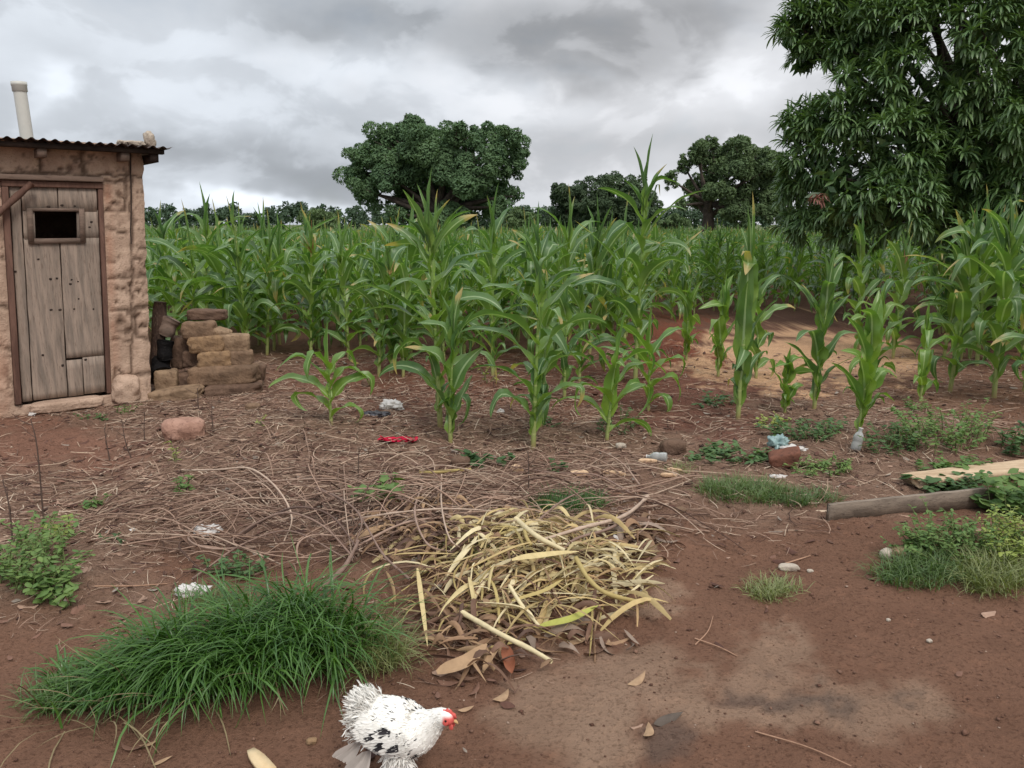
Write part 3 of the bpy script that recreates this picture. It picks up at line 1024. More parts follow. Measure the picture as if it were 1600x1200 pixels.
def tree(name, label, cat, Y, lobes, trunk, n, leaf, mat, seed, spread=.5, tr=.35, group=None, flat=.85):
    """lobes: photo pixel x, y, radius at depth Y; trunk: pixel x of the base, pixel y of the fork"""
    rs = np.random.RandomState(seed)
    k = ppm(Y, 4)
    xs = [l[0] for l in lobes]
    half = (max(xs) - min(xs)) / 2 / k
    base = P(trunk[0], 350, Y); base[2] = float(H(base[0], base[1])) - .1
    cs, rr = [], []
    for (px, py, r) in lobes:
        off = rs.uniform(-spread, spread) * half
        cs.append(P(px, py, Y + off)); rr.append(r / k * (Y + off) / Y)
    root = thing(name, tuple(base), label, cat, group)
    mb = MB()
    crown_leaves(mb, [c - base for c in cs], rr, n, leaf, rs, flat=flat)
    mb.build('crown', mat, root)
    fork = P(trunk[0] + rs.randn() * 3, trunk[1], Y) - base
    mb = MB()
    t = np.linspace(0, 1, 8)[:, None]
    pth = fork * t + np.stack([np.sin(t[:, 0] * 4 + seed), np.cos(t[:, 0] * 3), 0 * t[:, 0]], -1) * .12 * tr / .35
    tubes(mb, pth, np.linspace(tr * 1.5, tr * .85, 8) , 10)
    mb.build('trunk', BARK, root)
    mb = MB()
    for c, r in zip(cs, rr):
        q = limb(pth[-1 if rs.rand() < .6 else -3], c - base, rs, -.05)
        tubes(mb, q, np.linspace(tr * .45, tr * .08, 7), 6)
        for _ in range(3):
            d = norm(rs.randn(3) + [0, 0, .3]) * r * .9
            tubes(mb, limb(q[-2], c - base + d, rs, 0, 5), np.linspace(tr * .12, tr * .03, 5), 4)
    mb.build('branches', BARK, root)
    return root


FAR1 = leaf_mat('far_foliage', lin(70, 94, 70), lin(106, 130, 90), rough=.75, trans=.12, spec=.12)
FAR2 = leaf_mat('far_foliage_olive', lin(78, 96, 68), lin(110, 128, 86), rough=.75, trans=.12, spec=.12)
FAR4 = leaf_mat('woodland_foliage', lin(52, 72, 54), lin(82, 102, 76), rough=.6, trans=.1, spec=.3)
FAR3 = leaf_mat('far_foliage_grey', lin(64, 80, 62), lin(92, 108, 78), rough=.75, trans=.10, spec=.12)

tree('broadleaf_tree', 'large dense dark green tree with a broad domed crown behind the maize', 'tree', 58,
     [(566, 268, 34), (560, 245, 22), (585, 235, 34), (612, 222, 34), (640, 205, 30), (655, 235, 42), (690, 222, 34), (715, 215, 26), (606, 275, 42), (575, 300, 28), (640, 280, 46),
      (690, 262, 46), (735, 222, 28), (765, 214, 24), (795, 218, 26), (808, 240, 20), (760, 250, 28), (795, 262, 24), (730, 285, 42), (775, 298, 28), (800, 305, 16), (690, 310, 44), (745, 325, 36),
      (640, 318, 30), (620, 335, 18), (780, 325, 20), (562, 300, 20), (700, 340, 34), (648, 190, 16)], (685, 330), 105000, .135, FAR1, 4, .42, .6)
tree('broadleaf_tree', 'rounded dark tree at the left end of the pair behind the tallest maize plant', 'tree', 62,
     [(880, 308, 23), (868, 300, 13), (902, 302, 19), (878, 333, 24), (908, 328, 22), (866, 345, 17), (893, 350, 20), (920, 345, 18)], (888, 352), 18000, .125, FAR3, 7, .6, .3)
tree('broadleaf_tree', 'wide dark tree at the right end of the pair behind the tallest maize plant', 'tree', 60,
     [(935, 296, 24), (960, 288, 22), (988, 294, 25), (922, 318, 24), (950, 322, 28), (982, 325, 28), (1008, 316, 21), (1018, 335, 17), (936, 345, 22), (970, 348, 24), (1002, 345, 20)], (972, 350), 30000, .125, FAR3, 9, .5, .35)
tree('broadleaf_tree', 'open-crowned tree with a bare dark trunk standing left of the big mango', 'tree', 50,
     [(1098, 232, 16), (1112, 226, 14), (1088, 248, 18), (1068, 256, 14), (1048, 281, 16), (1110, 255, 26), (1140, 240, 26), (1165, 238, 24), (1190, 250, 27), (1212, 262, 24), (1140, 270, 34), (1175, 280, 32),
      (1095, 285, 20), (1075, 295, 14), (1120, 300, 24), (1155, 310, 28), (1190, 315, 28), (1215, 290, 26), (1085, 318, 14), (1066, 322, 12), (1100, 322, 12), (1165, 335, 24), (1205, 335, 26), (1135, 335, 16)], (1104, 318), 52000, .11, FAR2, 12, .4, .32)
for (px, py, r, Y, lab) in [(812, 336, 20, 90, 'small flat-topped bush tree on the horizon right of the large domed tree'), (1048, 345, 18, 85, 'small rounded bush tree on the horizon left of the open-crowned tree'),
                            (500, 336, 22, 95, 'low rounded bush tree on the horizon left of the large domed tree')]:
    tree('bush_tree', lab, 'tree', Y, [(px - r, py + 4, r * .6), (px, py - 2, r * .7), (px + r, py + 4, r * .6), (px - r * .4, py + 14, r * .8), (px + r * .5, py + 14, r * .8)], (px, 350), 3000, .18, FAR2, int(px), .8, .2, flat=.7)


def far_woodland():
    rs = np.random.RandomState(8)
    mb = MB()
    cs, rr = [], []
    for px in np.arange(-250, 1850, 9):
        Y = 105 + rs.rand() * 40
        k = ppm(Y, 3)
        top = 352 - (11 + 22 * fbm(np.array([[px / 45., 0]]), 3, 3)[0] + 8 * rs.rand() ** 2)
        if px < 420: top += 3
        for q in range(3):
            py = top + 5 + q * 8
            cs.append(P(px + rs.randn() * 6, py, Y)); rr.append((6 + 9 * rs.rand()) / k)
    crown_leaves(mb, cs, rr, 100000, .28, rs, subs=4, flat=.8, bridge=False)
    o = mb.build('far_woodland', FAR4, loc=(0, 120, 0))
    tag(o, 'low dark green line of woodland along the horizon', 'woodland', kind='stuff')


far_woodland()

# ---------------------------------------------------------------- mango tree on the right
MANGO = leaf_mat('mango_leaf', lin(58, 90, 56), lin(114, 140, 82), rib=lin(140, 160, 116), rough=.40, trans=.14, spec=.55)
MANGO_RED = leaf_mat('young_mango_leaf', lin(128, 84, 76), lin(150, 112, 96), rough=.5, trans=.25, tcol=(1.3, .9, .7, 1))


def rosettes(mb, cen, axis, rs, k=13, L=.19, W=.034, S=5):
    """whorls of long drooping leaves: cen N,3 axis N,3"""
    N = len(cen)
    ax = norm(axis)
    e1 = norm(np.cross(ax, rs.randn(N, 3))); e2 = np.cross(ax, e1)
    ph = (np.arange(k) * 2.39996)[None] + rs.rand(N, 1) * 6.28
    out = e1[:, None] * np.cos(ph)[..., None] + e2[:, None] * np.sin(ph)[..., None]
    th = (.35 + .9 * (np.arange(k) / k))[None] + rs.randn(N, k) * .18
    d0 = norm(ax[:, None] * np.cos(th)[..., None] + out * np.sin(th)[..., None])
    M = N * k
    d = d0.reshape(M, 3)
    p = np.repeat(cen, k, 0) + d * .02
    ln = L * (.65 + .6 * rs.rand(M))
    g = .10 + .16 * rs.rand(M)
    pts = [p]
    for s in range(1, S):
        d = norm(d + np.array([0, 0, -1.0]) * g[:, None] * 1.6)
        p = p + d * (ln / (S - 1))[:, None]
        pts.append(p)
    path = np.stack(pts, 1)
    side = np.cross(d0.reshape(M, 3), np.array([0, 0, 1.0])) + rs.randn(M, 3) * .15
    w = W * np.array([.25, .85, 1.0, .75, .05])[:S] * (.7 + .5 * rs.rand(M, 1))
    r = np.repeat(rs.rand(N), k) * .65 + rs.rand(M) * .35
    ribbons(mb, path, w, side[:, None], None, fold=.35, rnd=r)


def mango():
    rs = np.random.RandomState(21)
    Y = 12.0
    k = ppm(Y, 3)
    lobes = [(1243, 48, 38, 0), (1262, 85, 34, .2), (1255, 15, 32, 0), (1310, -10, 46, 0), (1315, 75, 46, -.3), (1350, 30, 60, -.5), (1246, 195, 34, -.2), (1262, 240, 48, -.3), (1240, 290, 36, 0),
             (1300, 195, 50, -.6), (1330, 150, 58, -.8), (1250, 340, 44, 0), (1310, 280, 62, -1.0), (1320, 345, 52, -.6), (1380, 230, 66, -1.1), (1400, 130, 60, -1.0), (1390, 320, 64, -1.2), (1410, 45, 58, -.9),
             (1450, -20, 62, -.9), (1450, 270, 64, -1.2), (1455, 350, 54, -1.0), (1440, 180, 36, -.9), (1505, 140, 52, -1.3), (1520, 50, 70, -1.4), (1530, 260, 72, -1.4), (1545, 350, 62, -1.0), (1590, 170, 74, -1.6),
             (1600, 60, 76, -1.5), (1610, 290, 80, -1.5), (1640, 370, 60, -.8), (1670, 150, 90, -1.4), (1690, 260, 90, -1.2), (1690, 30, 90, -1.2), (1500, -90, 90, -.6), (1380, -90, 70, -.2), (1620, -90, 100, -.8), (1450, -180, 110, 0),
             (1600, -200, 130, 0), (1760, -60, 110, 0), (1780, 120, 110, 0), (1780, 290, 100, 0), (1700, -170, 120, .6),
             (1400, 250, 90, 1.2), (1560, 120, 110, 1.6), (1500, 330, 90, 1.3), (1640, 250, 120, 1.8), (1330, 330, 70, 1.0), (1330, 60, 60, 1.0), (1600, -60, 120, 1.8)]
    base = P(1560, 350, Y + .6); base[2] = float(H(base[0], base[1])) - .05
    root = thing('mango_tree', tuple(base), 'huge mango tree with drooping whorls of long glossy leaves filling the right edge', 'tree')
    cen, axs, lc = [], [], []
    for (px, py, r, dy) in lobes:
        px += 14
        c = P(px, py, Y + dy); rr = r / k * (Y + dy) / Y
        lc.append((c, rr))
        m = int(32 + 46 * (rr / .6) ** 2)
        d = norm(rs.randn(m, 3) + [0, -.25, .35])
        # few soft ledges of whorls: bunch them on sub-clumps
        ns = 7
        sd = norm(rs.randn(ns, 3) + [0, -.3, .3])
        pick = rs.randint(ns, size=m)
        d = norm(sd[pick] * 1.3 + d)
        p = c + d * rr * (.70 + .42 * rs.rand(m, 1)) * [1, 1, .9]
        cen.append(p); axs.append(d + [0, 0, .55] + rs.randn(m, 3) * .25)
    cen = np.concatenate(cen) - base; axs = np.concatenate(axs)
    # leave the breaks where the sky shows through
    wpx, wpy = project(cen[:, 0] + base[0], cen[:, 1] + base[1], cen[:, 2] + base[2])
    keep = np.ones(len(cen), bool)
    for (hx, hy, hr) in [(1470, 82, 17), (1484, 178, 18), (1290, 125, 18), (1272, 118, 18), (1452, 165, 9), (1420, 118, 7), (1570, 255, 7)]:
        keep &= np.hypot(wpx - hx, wpy - hy) > hr + rs.rand(len(cen)) * 8
    mb = MB(); rosettes(mb, cen[keep], axs[keep], rs)
    mb.build('crown', MANGO, root)
    # inner leaves give the crown its depth
    mb = MB()
    m = 5200
    ci = rs.randint(len(lc), size=m)
    C = np.array([c for c, _ in lc]); Rr = np.array([r for _, r in lc])
    p = C[ci] + norm(rs.randn(m, 3)) * Rr[ci][:, None] * .75 * rs.rand(m, 1) ** .4 + [0, .25, 0]
    wpx, wpy = project(p[:, 0], p[:, 1], p[:, 2])
    keep = np.ones(m, bool)
    for (hx, hy, hr) in [(1470, 82, 26), (1484, 178, 26), (1285, 122, 26)]:
        keep &= np.hypot(wpx - hx, wpy - hy) > hr
    p = p[keep] - base; m = len(p)
    a = norm(rs.randn(m, 3) + [0, 0, -.8]); b_ = norm(np.cross(a, rs.randn(m, 3)))
    v = np.stack([p - a * .12, p + b_ * .04, p + a * .12, p - b_ * .04], 1)
    mb.add(v.reshape(-1, 3), np.arange(m * 4).reshape(-1, 4), None, np.stack([np.full(m * 4, .4), np.ones(m * 4), np.repeat(rs.rand(m), 4)], -1))
    mb.build('inner_leaves', MANGO, root)
    mb = MB()
    fork = np.array([0, 0, 2.1])
    t = np.linspace(0, 1, 8)[:, None]
    tubes(mb, fork * t + np.stack([.08 * np.sin(t[:, 0] * 3), 0 * t[:, 0], 0 * t[:, 0]], -1), np.linspace(.42, .30, 8), 14)
    mb.build('trunk', BARK, root)
    mb = MB()
    for c, r in lc:
        q = limb(fork * rs.uniform(.75, 1.0), c - base, rs, .02, 8)
        tubes(mb, q, np.linspace(.11, .02, 8), 6)
    mb.build('branches', BARK, root)
    # flush of red new leaves low on the left
    mb = MB()
    p = np.array([P(1279 + rs.randn() * 8, 312 + rs.randn() * 8, Y - 1.25) for _ in range(6)]) - base
    rosettes(mb, p, rs.randn(6, 3) * .6 + [0, -.2, -.2], rs, k=5, L=.14, W=.018)
    o = mb.build('new_leaves', MANGO_RED, root)
    o['label'] = 'drooping flush of reddish new leaves'


mango()

# ---------------------------------------------------------------- maize
MLEAF = leaf_mat('maize_leaf', lin(62, 98, 52), lin(112, 142, 76), lin(130, 156, 62), lin(168, 188, 146), rough=.40, trans=.33, spec=.5, dry=lin(178, 158, 104), tcol=(1.5, 1.75, .6, 1))
MYOUNG = leaf_mat('young_maize_leaf', lin(80, 118, 52), lin(120, 148, 62), lin(138, 162, 62), lin(166, 188, 130), rough=.38, trans=.32, spec=.6, tcol=(1.5, 1.75, .6, 1))
MTASSEL = col_mat('maize_tassel_straw', .9, .2, 40)


def stalk_material():
    m, T, b = mat_new('maize_stalk')
    s = T.n('SeparateXYZ'); T.L.new(attr(T, 'lf', 'Vector'), s.inputs[0])
    t = s.outputs[1]
    fr = T.math('FRACT', T.math('MULTIPLY', t, 9.0))
    node = T.ramp(T.math('ABSOLUTE', T.math('SUBTRACT', fr, .5)), .42, .49)
    c = T.mix(T.ramp(t, .05, .5), lin(150, 158, 96), lin(118, 144, 72))
    c = T.mix(T.ramp(t, .0, .10, .8, 0), c, lin(150, 122, 84))
    c = T.mix(T.math('MULTIPLY', node, .6), c, lin(176, 178, 120))
    T.set(b.inputs['Base Color'], T.mix(T.math('MULTIPLY', T.noise(obj_coord(T), 40, 3), .4), c, lin(96, 112, 60)))
    b.inputs['Roughness'].default_value = .5
    return m


MSTALK = stalk_material()


def maize_leaf(mb, p, az, L, W, th0, droop, rs, n=12, m=4, twist=None, pw=1.5, kink=None, wave=.36, fold=.30):
    t = np.linspace(0, 1, n + 1)
    th = th0 + droop * t ** pw
    if kink:                                            # a leaf broken over at kink
        th = th + np.clip((t - kink[0]) / .06, 0, 1) * kink[1]
    azt = az + (rs.randn() * .35) * t ** 1.5
    h = np.stack([np.cos(azt), np.sin(azt), 0 * t], -1)
    z = np.array([0, 0, 1.0])
    T = h * np.sin(th)[:, None] + z * np.cos(th)[:, None]
    pos = p + np.concatenate([[np.zeros(3)], np.cumsum((T[1:] + T[:-1]) * .5 * L / n, 0)])
    Nn = -h * np.cos(th)[:, None] + z * np.sin(th)[:, None]
    S = np.cross(T, Nn)
    tw = (rs.randn() * .55 if twist is None else twist) * t
    S2 = S * np.cos(tw)[:, None] + Nn * np.sin(tw)[:, None]; N2 = -S * np.sin(tw)[:, None] + Nn * np.cos(tw)[:, None]
    w = W * .5 * np.minimum(1, .42 + t / .22) * (1 - np.clip(t, 0, 1) ** 2.4) ** .9
    j = np.linspace(-1, 1, m + 1)
    f1, f2, a1, a2 = rs.uniform(12, 22), rs.uniform(12, 22), rs.rand() * 6.3, rs.rand() * 6.3
    wav = np.where(j[None] < 0, np.sin(f1 * t + a1)[:, None], np.sin(f2 * t + a2)[:, None]) * np.abs(j)[None] ** 1.5 * wave * (1 - .6 * t)[:, None]
    fo = fold * (1 + .8 * np.exp(-t * 6))
    v = pos[:, None] + S2[:, None] * (j[None] * w[:, None] * np.cos(fo)[:, None])[..., None] + N2[:, None] * (np.abs(j)[None] * w[:, None] * np.sin(fo)[:, None] + wav * w[:, None])[..., None]
    r = rs.rand()
    lf = np.stack(np.broadcast_arrays((j * .5 + .5)[None], t[:, None], r), -1)
    mb.add(v.reshape(-1, 3), grid_faces(n + 1, m + 1), None, lf.reshape(-1, 3))


def maize_spec(Ht, style, rs, nleaf=None, plane=None):
    """stalk path plus a list of leaf arguments; Ht is the height of the highest leaf tip"""
    young = Ht < .95
    sh = Ht * {'normal': .66, 'upright': .62, 'arch': .55, 'tall': .72, 'rolled': .8}[style]
    nl = nleaf or (int(np.clip(5 + Ht * 4.2, 6, 13)))
    plane = rs.rand() * 6.28 if plane is None else plane
    bend = rs.randn(2) * .03 * sh
    t = np.linspace(0, 1, 10)
    path = np.stack([bend[0] * t ** 2, bend[1] * t ** 2, sh * t], -1)
    r0 = .008 + .0065 * min(Ht, 2)
    rad = r0 * (1 - .62 * t) * (1 + .10 * (np.arange(10) % 2))
    leaves = []
    Lmax = min(.78, .32 + .26 * Ht)
    for i in range(nl):
        q = i / (nl - 1)
        zz = .12 + (.86 if style != 'rolled' else .58) * q ** 1.05
        p = np.array([np.interp(zz, t, path[:, k]) for k in range(3)])
        az = plane + (i % 2) * np.pi + rs.randn() * .38
        L = Lmax * (.55 + .45 * math.sin(math.pi * (.18 + .66 * q))) * rs.uniform(.85, 1.1)
        W = (.092 + .018 * min(Ht, 2)) * (.72 + .38 * math.sin(math.pi * (.1 + .75 * q))) * rs.uniform(.85, 1.15)
        th0 = .78 - .46 * q + rs.randn() * .12
        dr = 2.15 - .80 * q + rs.randn() * .38
        if style == 'arch': th0 += .12; dr += .25; L *= 1.15
        if style == 'upright': th0 = .34 - .26 * q + rs.randn() * .06; dr = .75 + .4 * rs.rand() - .4 * q; W *= 1.1
        if style == 'rolled': th0 *= .7; dr *= .8
        kink = (rs.uniform(.4, .7), rs.uniform(.7, 1.4)) if rs.rand() < .34 else None
        leaves.append(dict(p=p, az=az, L=L, W=W, th0=max(.05, th0), droop=max(.15, dr), kink=kink))
    # the whorl: upright young leaves at the top
    p = path[-1]
    nw = {'normal': 2, 'upright': 2, 'arch': 1, 'tall': 4, 'rolled': 1}[style]
    rem = Ht - sh
    for i in range(nw):
        leaves.append(dict(p=p - [0, 0, .03 * i], az=plane + i * np.pi + rs.randn() * .5, L=rem * (1.03 - .12 * i) / .99, W=.07 if i == 0 else .085, th0=.03 + .06 * i, droop=.12 + .25 * i, kink=None, fold=1.0))
    return path, rad, leaves


def leaf_onto(mb, d, rs, n=12, m=4):
    maize_leaf(mb, d['p'], d['az'], d['L'], d['W'], d['th0'], d['droop'], rs, n=n, m=m, kink=d['kink'], fold=d.get('fold', .32))


def tassel_onto(mb, p, L, rs, colr, nb=9):
    for i in range(nb):
        az = rs.rand() * 6.28; th = 0 if i == 0 else rs.uniform(.2, .8)
        t = np.linspace(0, 1, 5)[:, None]
        d = np.array([math.cos(az) * math.sin(th), math.sin(az) * math.sin(th), math.cos(th)])
        pth = p + d * t * L * (1 if i == 0 else rs.uniform(.5, .8)) + np.array([0, 0, -.10]) * t ** 2 * L * th
        tubes(mb, pth[None], np.linspace(.004, .002, 5)[None], 4, np.array(colr)[None])


def maize_plant(x, y, Ht, style, label, seed, plane=None, nleaf=None, young=None, group=None, tassel=None, lean_=(0, 0), extra=()):
    rs = np.random.RandomState(seed)
    z = float(H(x, y)) - .01
    root = thing('maize_plant', (x, y, z), label, 'maize', group)
    root.rotation_euler = (lean_[0], lean_[1], 0)
    path, rad, leaves = maize_spec(Ht, style, rs, nleaf, plane)
    ym = (Ht < 1.0) if young is None else young
    mb = MB(); tubes(mb, path, rad, 8); mb.build('stalk', MSTALK, root)
    hug = [dict(p=path[0] * (1 - f) + path[-1] * f, az=(plane or 0) + k * np.pi + rs.randn() * .6, L=(.30 + .12 * rs.rand()) * min(1, Ht), W=.10 * min(1, .45 + .4 * Ht), th0=.10 + .08 * rs.rand(), droop=.5 + .9 * rs.rand(),
                kink=(rs.uniform(.55, .8), rs.uniform(.8, 1.8)), fold=.5) for k, f in enumerate((.10, .22, .36))] if style != 'arch' else []
    for d in leaves + hug + list(extra):
        if d.get('fold', .32) < .9 and not d.pop('keep', 0):      # the whorl keeps its height
            d['L'] *= .88; d['th0'] *= .85
        if d.get('kink') is None and rs.rand() < .18 and d['L'] > .3:
            d['kink'] = (rs.uniform(.35, .7), rs.uniform(.6, 1.5))
        if isinstance(d['p'], float):
            d = dict(d, p=np.array([np.interp(d['p'], np.linspace(0, 1, 10), path[:, k]) for k in range(3)]))
        d.setdefault('kink', None)
        mb = MB(); leaf_onto(mb, d, rs, 16, 4)
        mb.build('leaf', MYOUNG if ym else MLEAF, root)
    if tassel:
        mb = MB(); tassel_onto(mb, path[-1], tassel[0], rs, tassel[1]); mb.build('tassel', MTASSEL, root)
    return root


def front_maize():
    X0 = 0.0
    near = 'maize plants along the near edge of the field'
    # base pixel, top pixel y, style, seed, plane, label
    rows = [
        (518, 662, 500, 'arch', 1, .1, dict(nleaf=8, young=True), 'short maize plant with wide arching leaves, nearest the latrine on the left'),
        (688, 668, 262, 'tall', 2, .15, {}, 'tall maize plant with two upright leaf spikes standing before the large domed tree'),
        (704, 692, 440, 'upright', 3, .5, dict(nleaf=7), 'shorter maize plant growing tight against the tall one before the domed tree'),
        (833, 700, 345, 'normal', 5, .3, {}, 'bushy maize plant with thick pale lower stalk, rooted nearest the camera'),
        (845, 668, 420, 'normal', 6, 2.2, dict(nleaf=8), 'maize plant half hidden behind the bushy one nearest the camera'),
        (948, 688, 480, 'arch', 7, .2, dict(young=True, nleaf=7), 'young maize plant with one broad pale-green upright blade and bent grey-green tips'),
        (1013, 642, 478, 'arch', 8, .1, dict(nleaf=8), 'short dark-green maize plant with spreading leaves in front of the red earth mound'),
        (992, 602, 208, 'tall', 9, .25, {}, 'tallest maize plant, its leaf spikes standing against the sky between the trees'),
        (1153, 655, 300, 'upright', 10, 1.4, dict(nleaf=7), 'narrow upright maize plant with one long broad vertical leaf'),
        (1122, 588, 425, 'upright', 11, .6, dict(nleaf=7, young=True), 'slim maize plant with drooping lower leaves beside the sand patch, left one of two'),
        (1072, 566, 432, 'upright', 12, .4, dict(nleaf=6, young=True), 'slim young maize plant rising in front of the red earth mound'),
        (1181, 592, 410, 'normal', 13, .5, dict(nleaf=7), 'maize plant with hanging leaves just right of the narrow upright one'),
        (1272, 640, 372, 'upright', 14, .1, dict(nleaf=9), 'neat maize plant with a pointed central blade in the middle of the sand patch'),
        (1226, 645, 540, 'upright', 15, .2, dict(nleaf=5, young=True), 'smallest maize seedling with a few narrow leaves before the sand patch'),
        (1341, 682, 452, 'upright', 16, .4, dict(nleaf=8, young=True), 'broad-leaved bright green maize plant in front of the weeds on the right'),
        (1366, 598, 440, 'normal', 17, .3, dict(nleaf=8), 'maize plant directly behind the bright broad-leaved one on the right'),
        (1438, 628, 470, 'normal', 18, .8, dict(nleaf=7, young=True), 'slender young maize plant left of the tall pair on the right'),
        (1484, 612, 300, 'tall', 19, .2, {}, 'tall maize plant with long drooping leaves, left one of the right-hand tall pair'),
        (1553, 622, 285, 'tall', 20, .35, {}, 'tall maize plant with wide upright blades, right one of the right-hand tall pair'),
        (1600, 612, 330, 'normal', 21, .1, {}, 'maize plant cut by the right edge of the picture'),
        (1640, 640, 330, 'normal', 22, .3, {}, 'maize plant just past the right edge, leaves reaching into view'),
        (882, 622, 430, 'normal', 23, .6, dict(nleaf=6), 'thin-stalked maize plant standing between the bushy one and the short dark-green one'),
        (592, 588, 360, 'normal', 24, .3, {}, 'maize plant with bare pale stalk at the field edge, left of the tall one'),
        (630, 590, 380, 'normal', 25, .9, {}, 'maize plant at the field edge behind the drooping leaf left of the tall one'),
        (388, 560, 298, 'rolled', 26, .3, {}, 'maize plant with a stiff rolled leaf sticking straight up against the sky on the left'),
        (486, 560, 306, 'normal', 27, .4, dict(tassel=(.35, lin(150, 108, 70)[:3])), 'maize plant with a dark pointed tip and brownish sheath left of the large tree'),
        (770, 588, 350, 'normal', 28, .2, {}, 'maize plant with broad drooping leaves between the tall one and the bushy one'),
        (905, 598, 400, 'normal', 30, .2, {}, 'maize plant with long arching leaves left of the tallest one'),
        (960, 590, 390, 'arch', 31, .2, {}, 'leafy maize plant at the foot of the tallest one'),
        (845, 575, 315, 'normal', 32, .5, {}, 'maize plant with slim dark spikes on the skyline right of the large tree'),
        (612, 575, 345, 'normal', 33, .4, dict(tassel=(.30, lin(206, 176, 120)[:3])), 'maize plant topped with a pale straw-coloured tassel before the large tree'),
        (1395, 560, 345, 'normal', 34, .5, dict(tassel=(.28, lin(176, 120, 104)[:3])), 'maize plant topped with a pinkish tassel in front of the mango'),
        (1340, 545, 325, 'tall', 35, .3, {}, 'maize plant with fresh upright blades in front of the mango'),
    ]
    for (px, py, top, style, seed, plane, kw, lab) in rows:
        g = G(px, py)
        Ht = float(P(px, top, g[1])[2] - g[2])
        rs = np.random.RandomState(seed + 500)
        extra = []
        if seed == 10:
            extra = [dict(p=.42, az=-1.35, L=.95, W=.135, th0=.02, droop=.30, kink=(.86, 1.9), fold=.35, keep=1)]
        if seed == 26:
            extra = [dict(p=.93, az=.2, L=Ht * .2, W=.06, th0=0.0, droop=.05, fold=1.2)]
        if seed == 2:
            extra = [dict(p=.86, az=2.9, L=.55, W=.085, th0=.45, droop=.9, pw=2), dict(p=.9, az=.15, L=.55, W=.085, th0=.30, droop=.75), dict(p=.50, az=-.25, L=.9, W=.09, th0=.75, droop=1.1), dict(p=.55, az=3.3, L=.95, W=.09, th0=.85, droop=.9)]
        if seed == 9:
            extra = [dict(p=.8, az=.1, L=.9, W=.07, th0=.55, droop=1.0), dict(p=.88, az=.1, L=.62, W=.07, th0=.28, droop=.12, kink=(.75, 2.6)), dict(p=.55, az=3.2, L=1.0, W=.09, th0=.8, droop=.35), dict(p=.5, az=-.1, L=.95, W=.09, th0=.7, droop=.3)]
        if seed == 7:
            extra = [dict(p=.35, az=-1.5, L=.62, W=.13, th0=.05, droop=.5, kink=(.72, 1.3))]
        if seed == 14:
            extra = [dict(p=.8, az=2.8, L=.5, W=.10, th0=.55, droop=.35), dict(p=.9, az=-1.4, L=.52, W=.10, th0=.03, droop=.2)]
        if seed in (20, 19):
            extra = [dict(p=.85, az=2.7, L=.65, W=.10, th0=.35, droop=.15), dict(p=.9, az=.3, L=.7, W=.12, th0=.5, droop=.2), dict(p=.7, az=3.3, L=.85, W=.1, th0=.75, droop=1.2)]
        for e in extra:
            e.pop('pw', None)
        maize_plant(g[0], g[1], Ht, style, lab, seed, plane, extra=extra, group=near, lean_=(rs.randn() * .03, rs.randn() * .03), **kw)
    return [G(r[0], r[1])[:2] for r in rows]


FRONT = np.array(front_maize())
EDGE = [(-60, 560), (235, 548), (400, 552), (470, 566), (600, 574), (760, 572), (900, 560), (965, 545), (1030, 502), (1200, 488), (1400, 498), (1440, 548), (1500, 580), (1720, 590)]
EDGEXY = np.array([G(*e)[:2] for e in EDGE])


def in_field(x, y):
    return y > np.interp(np.arctan2(x, y), np.arctan2(EDGEXY[:, 0], EDGEXY[:, 1]), EDGEXY[:, 1])


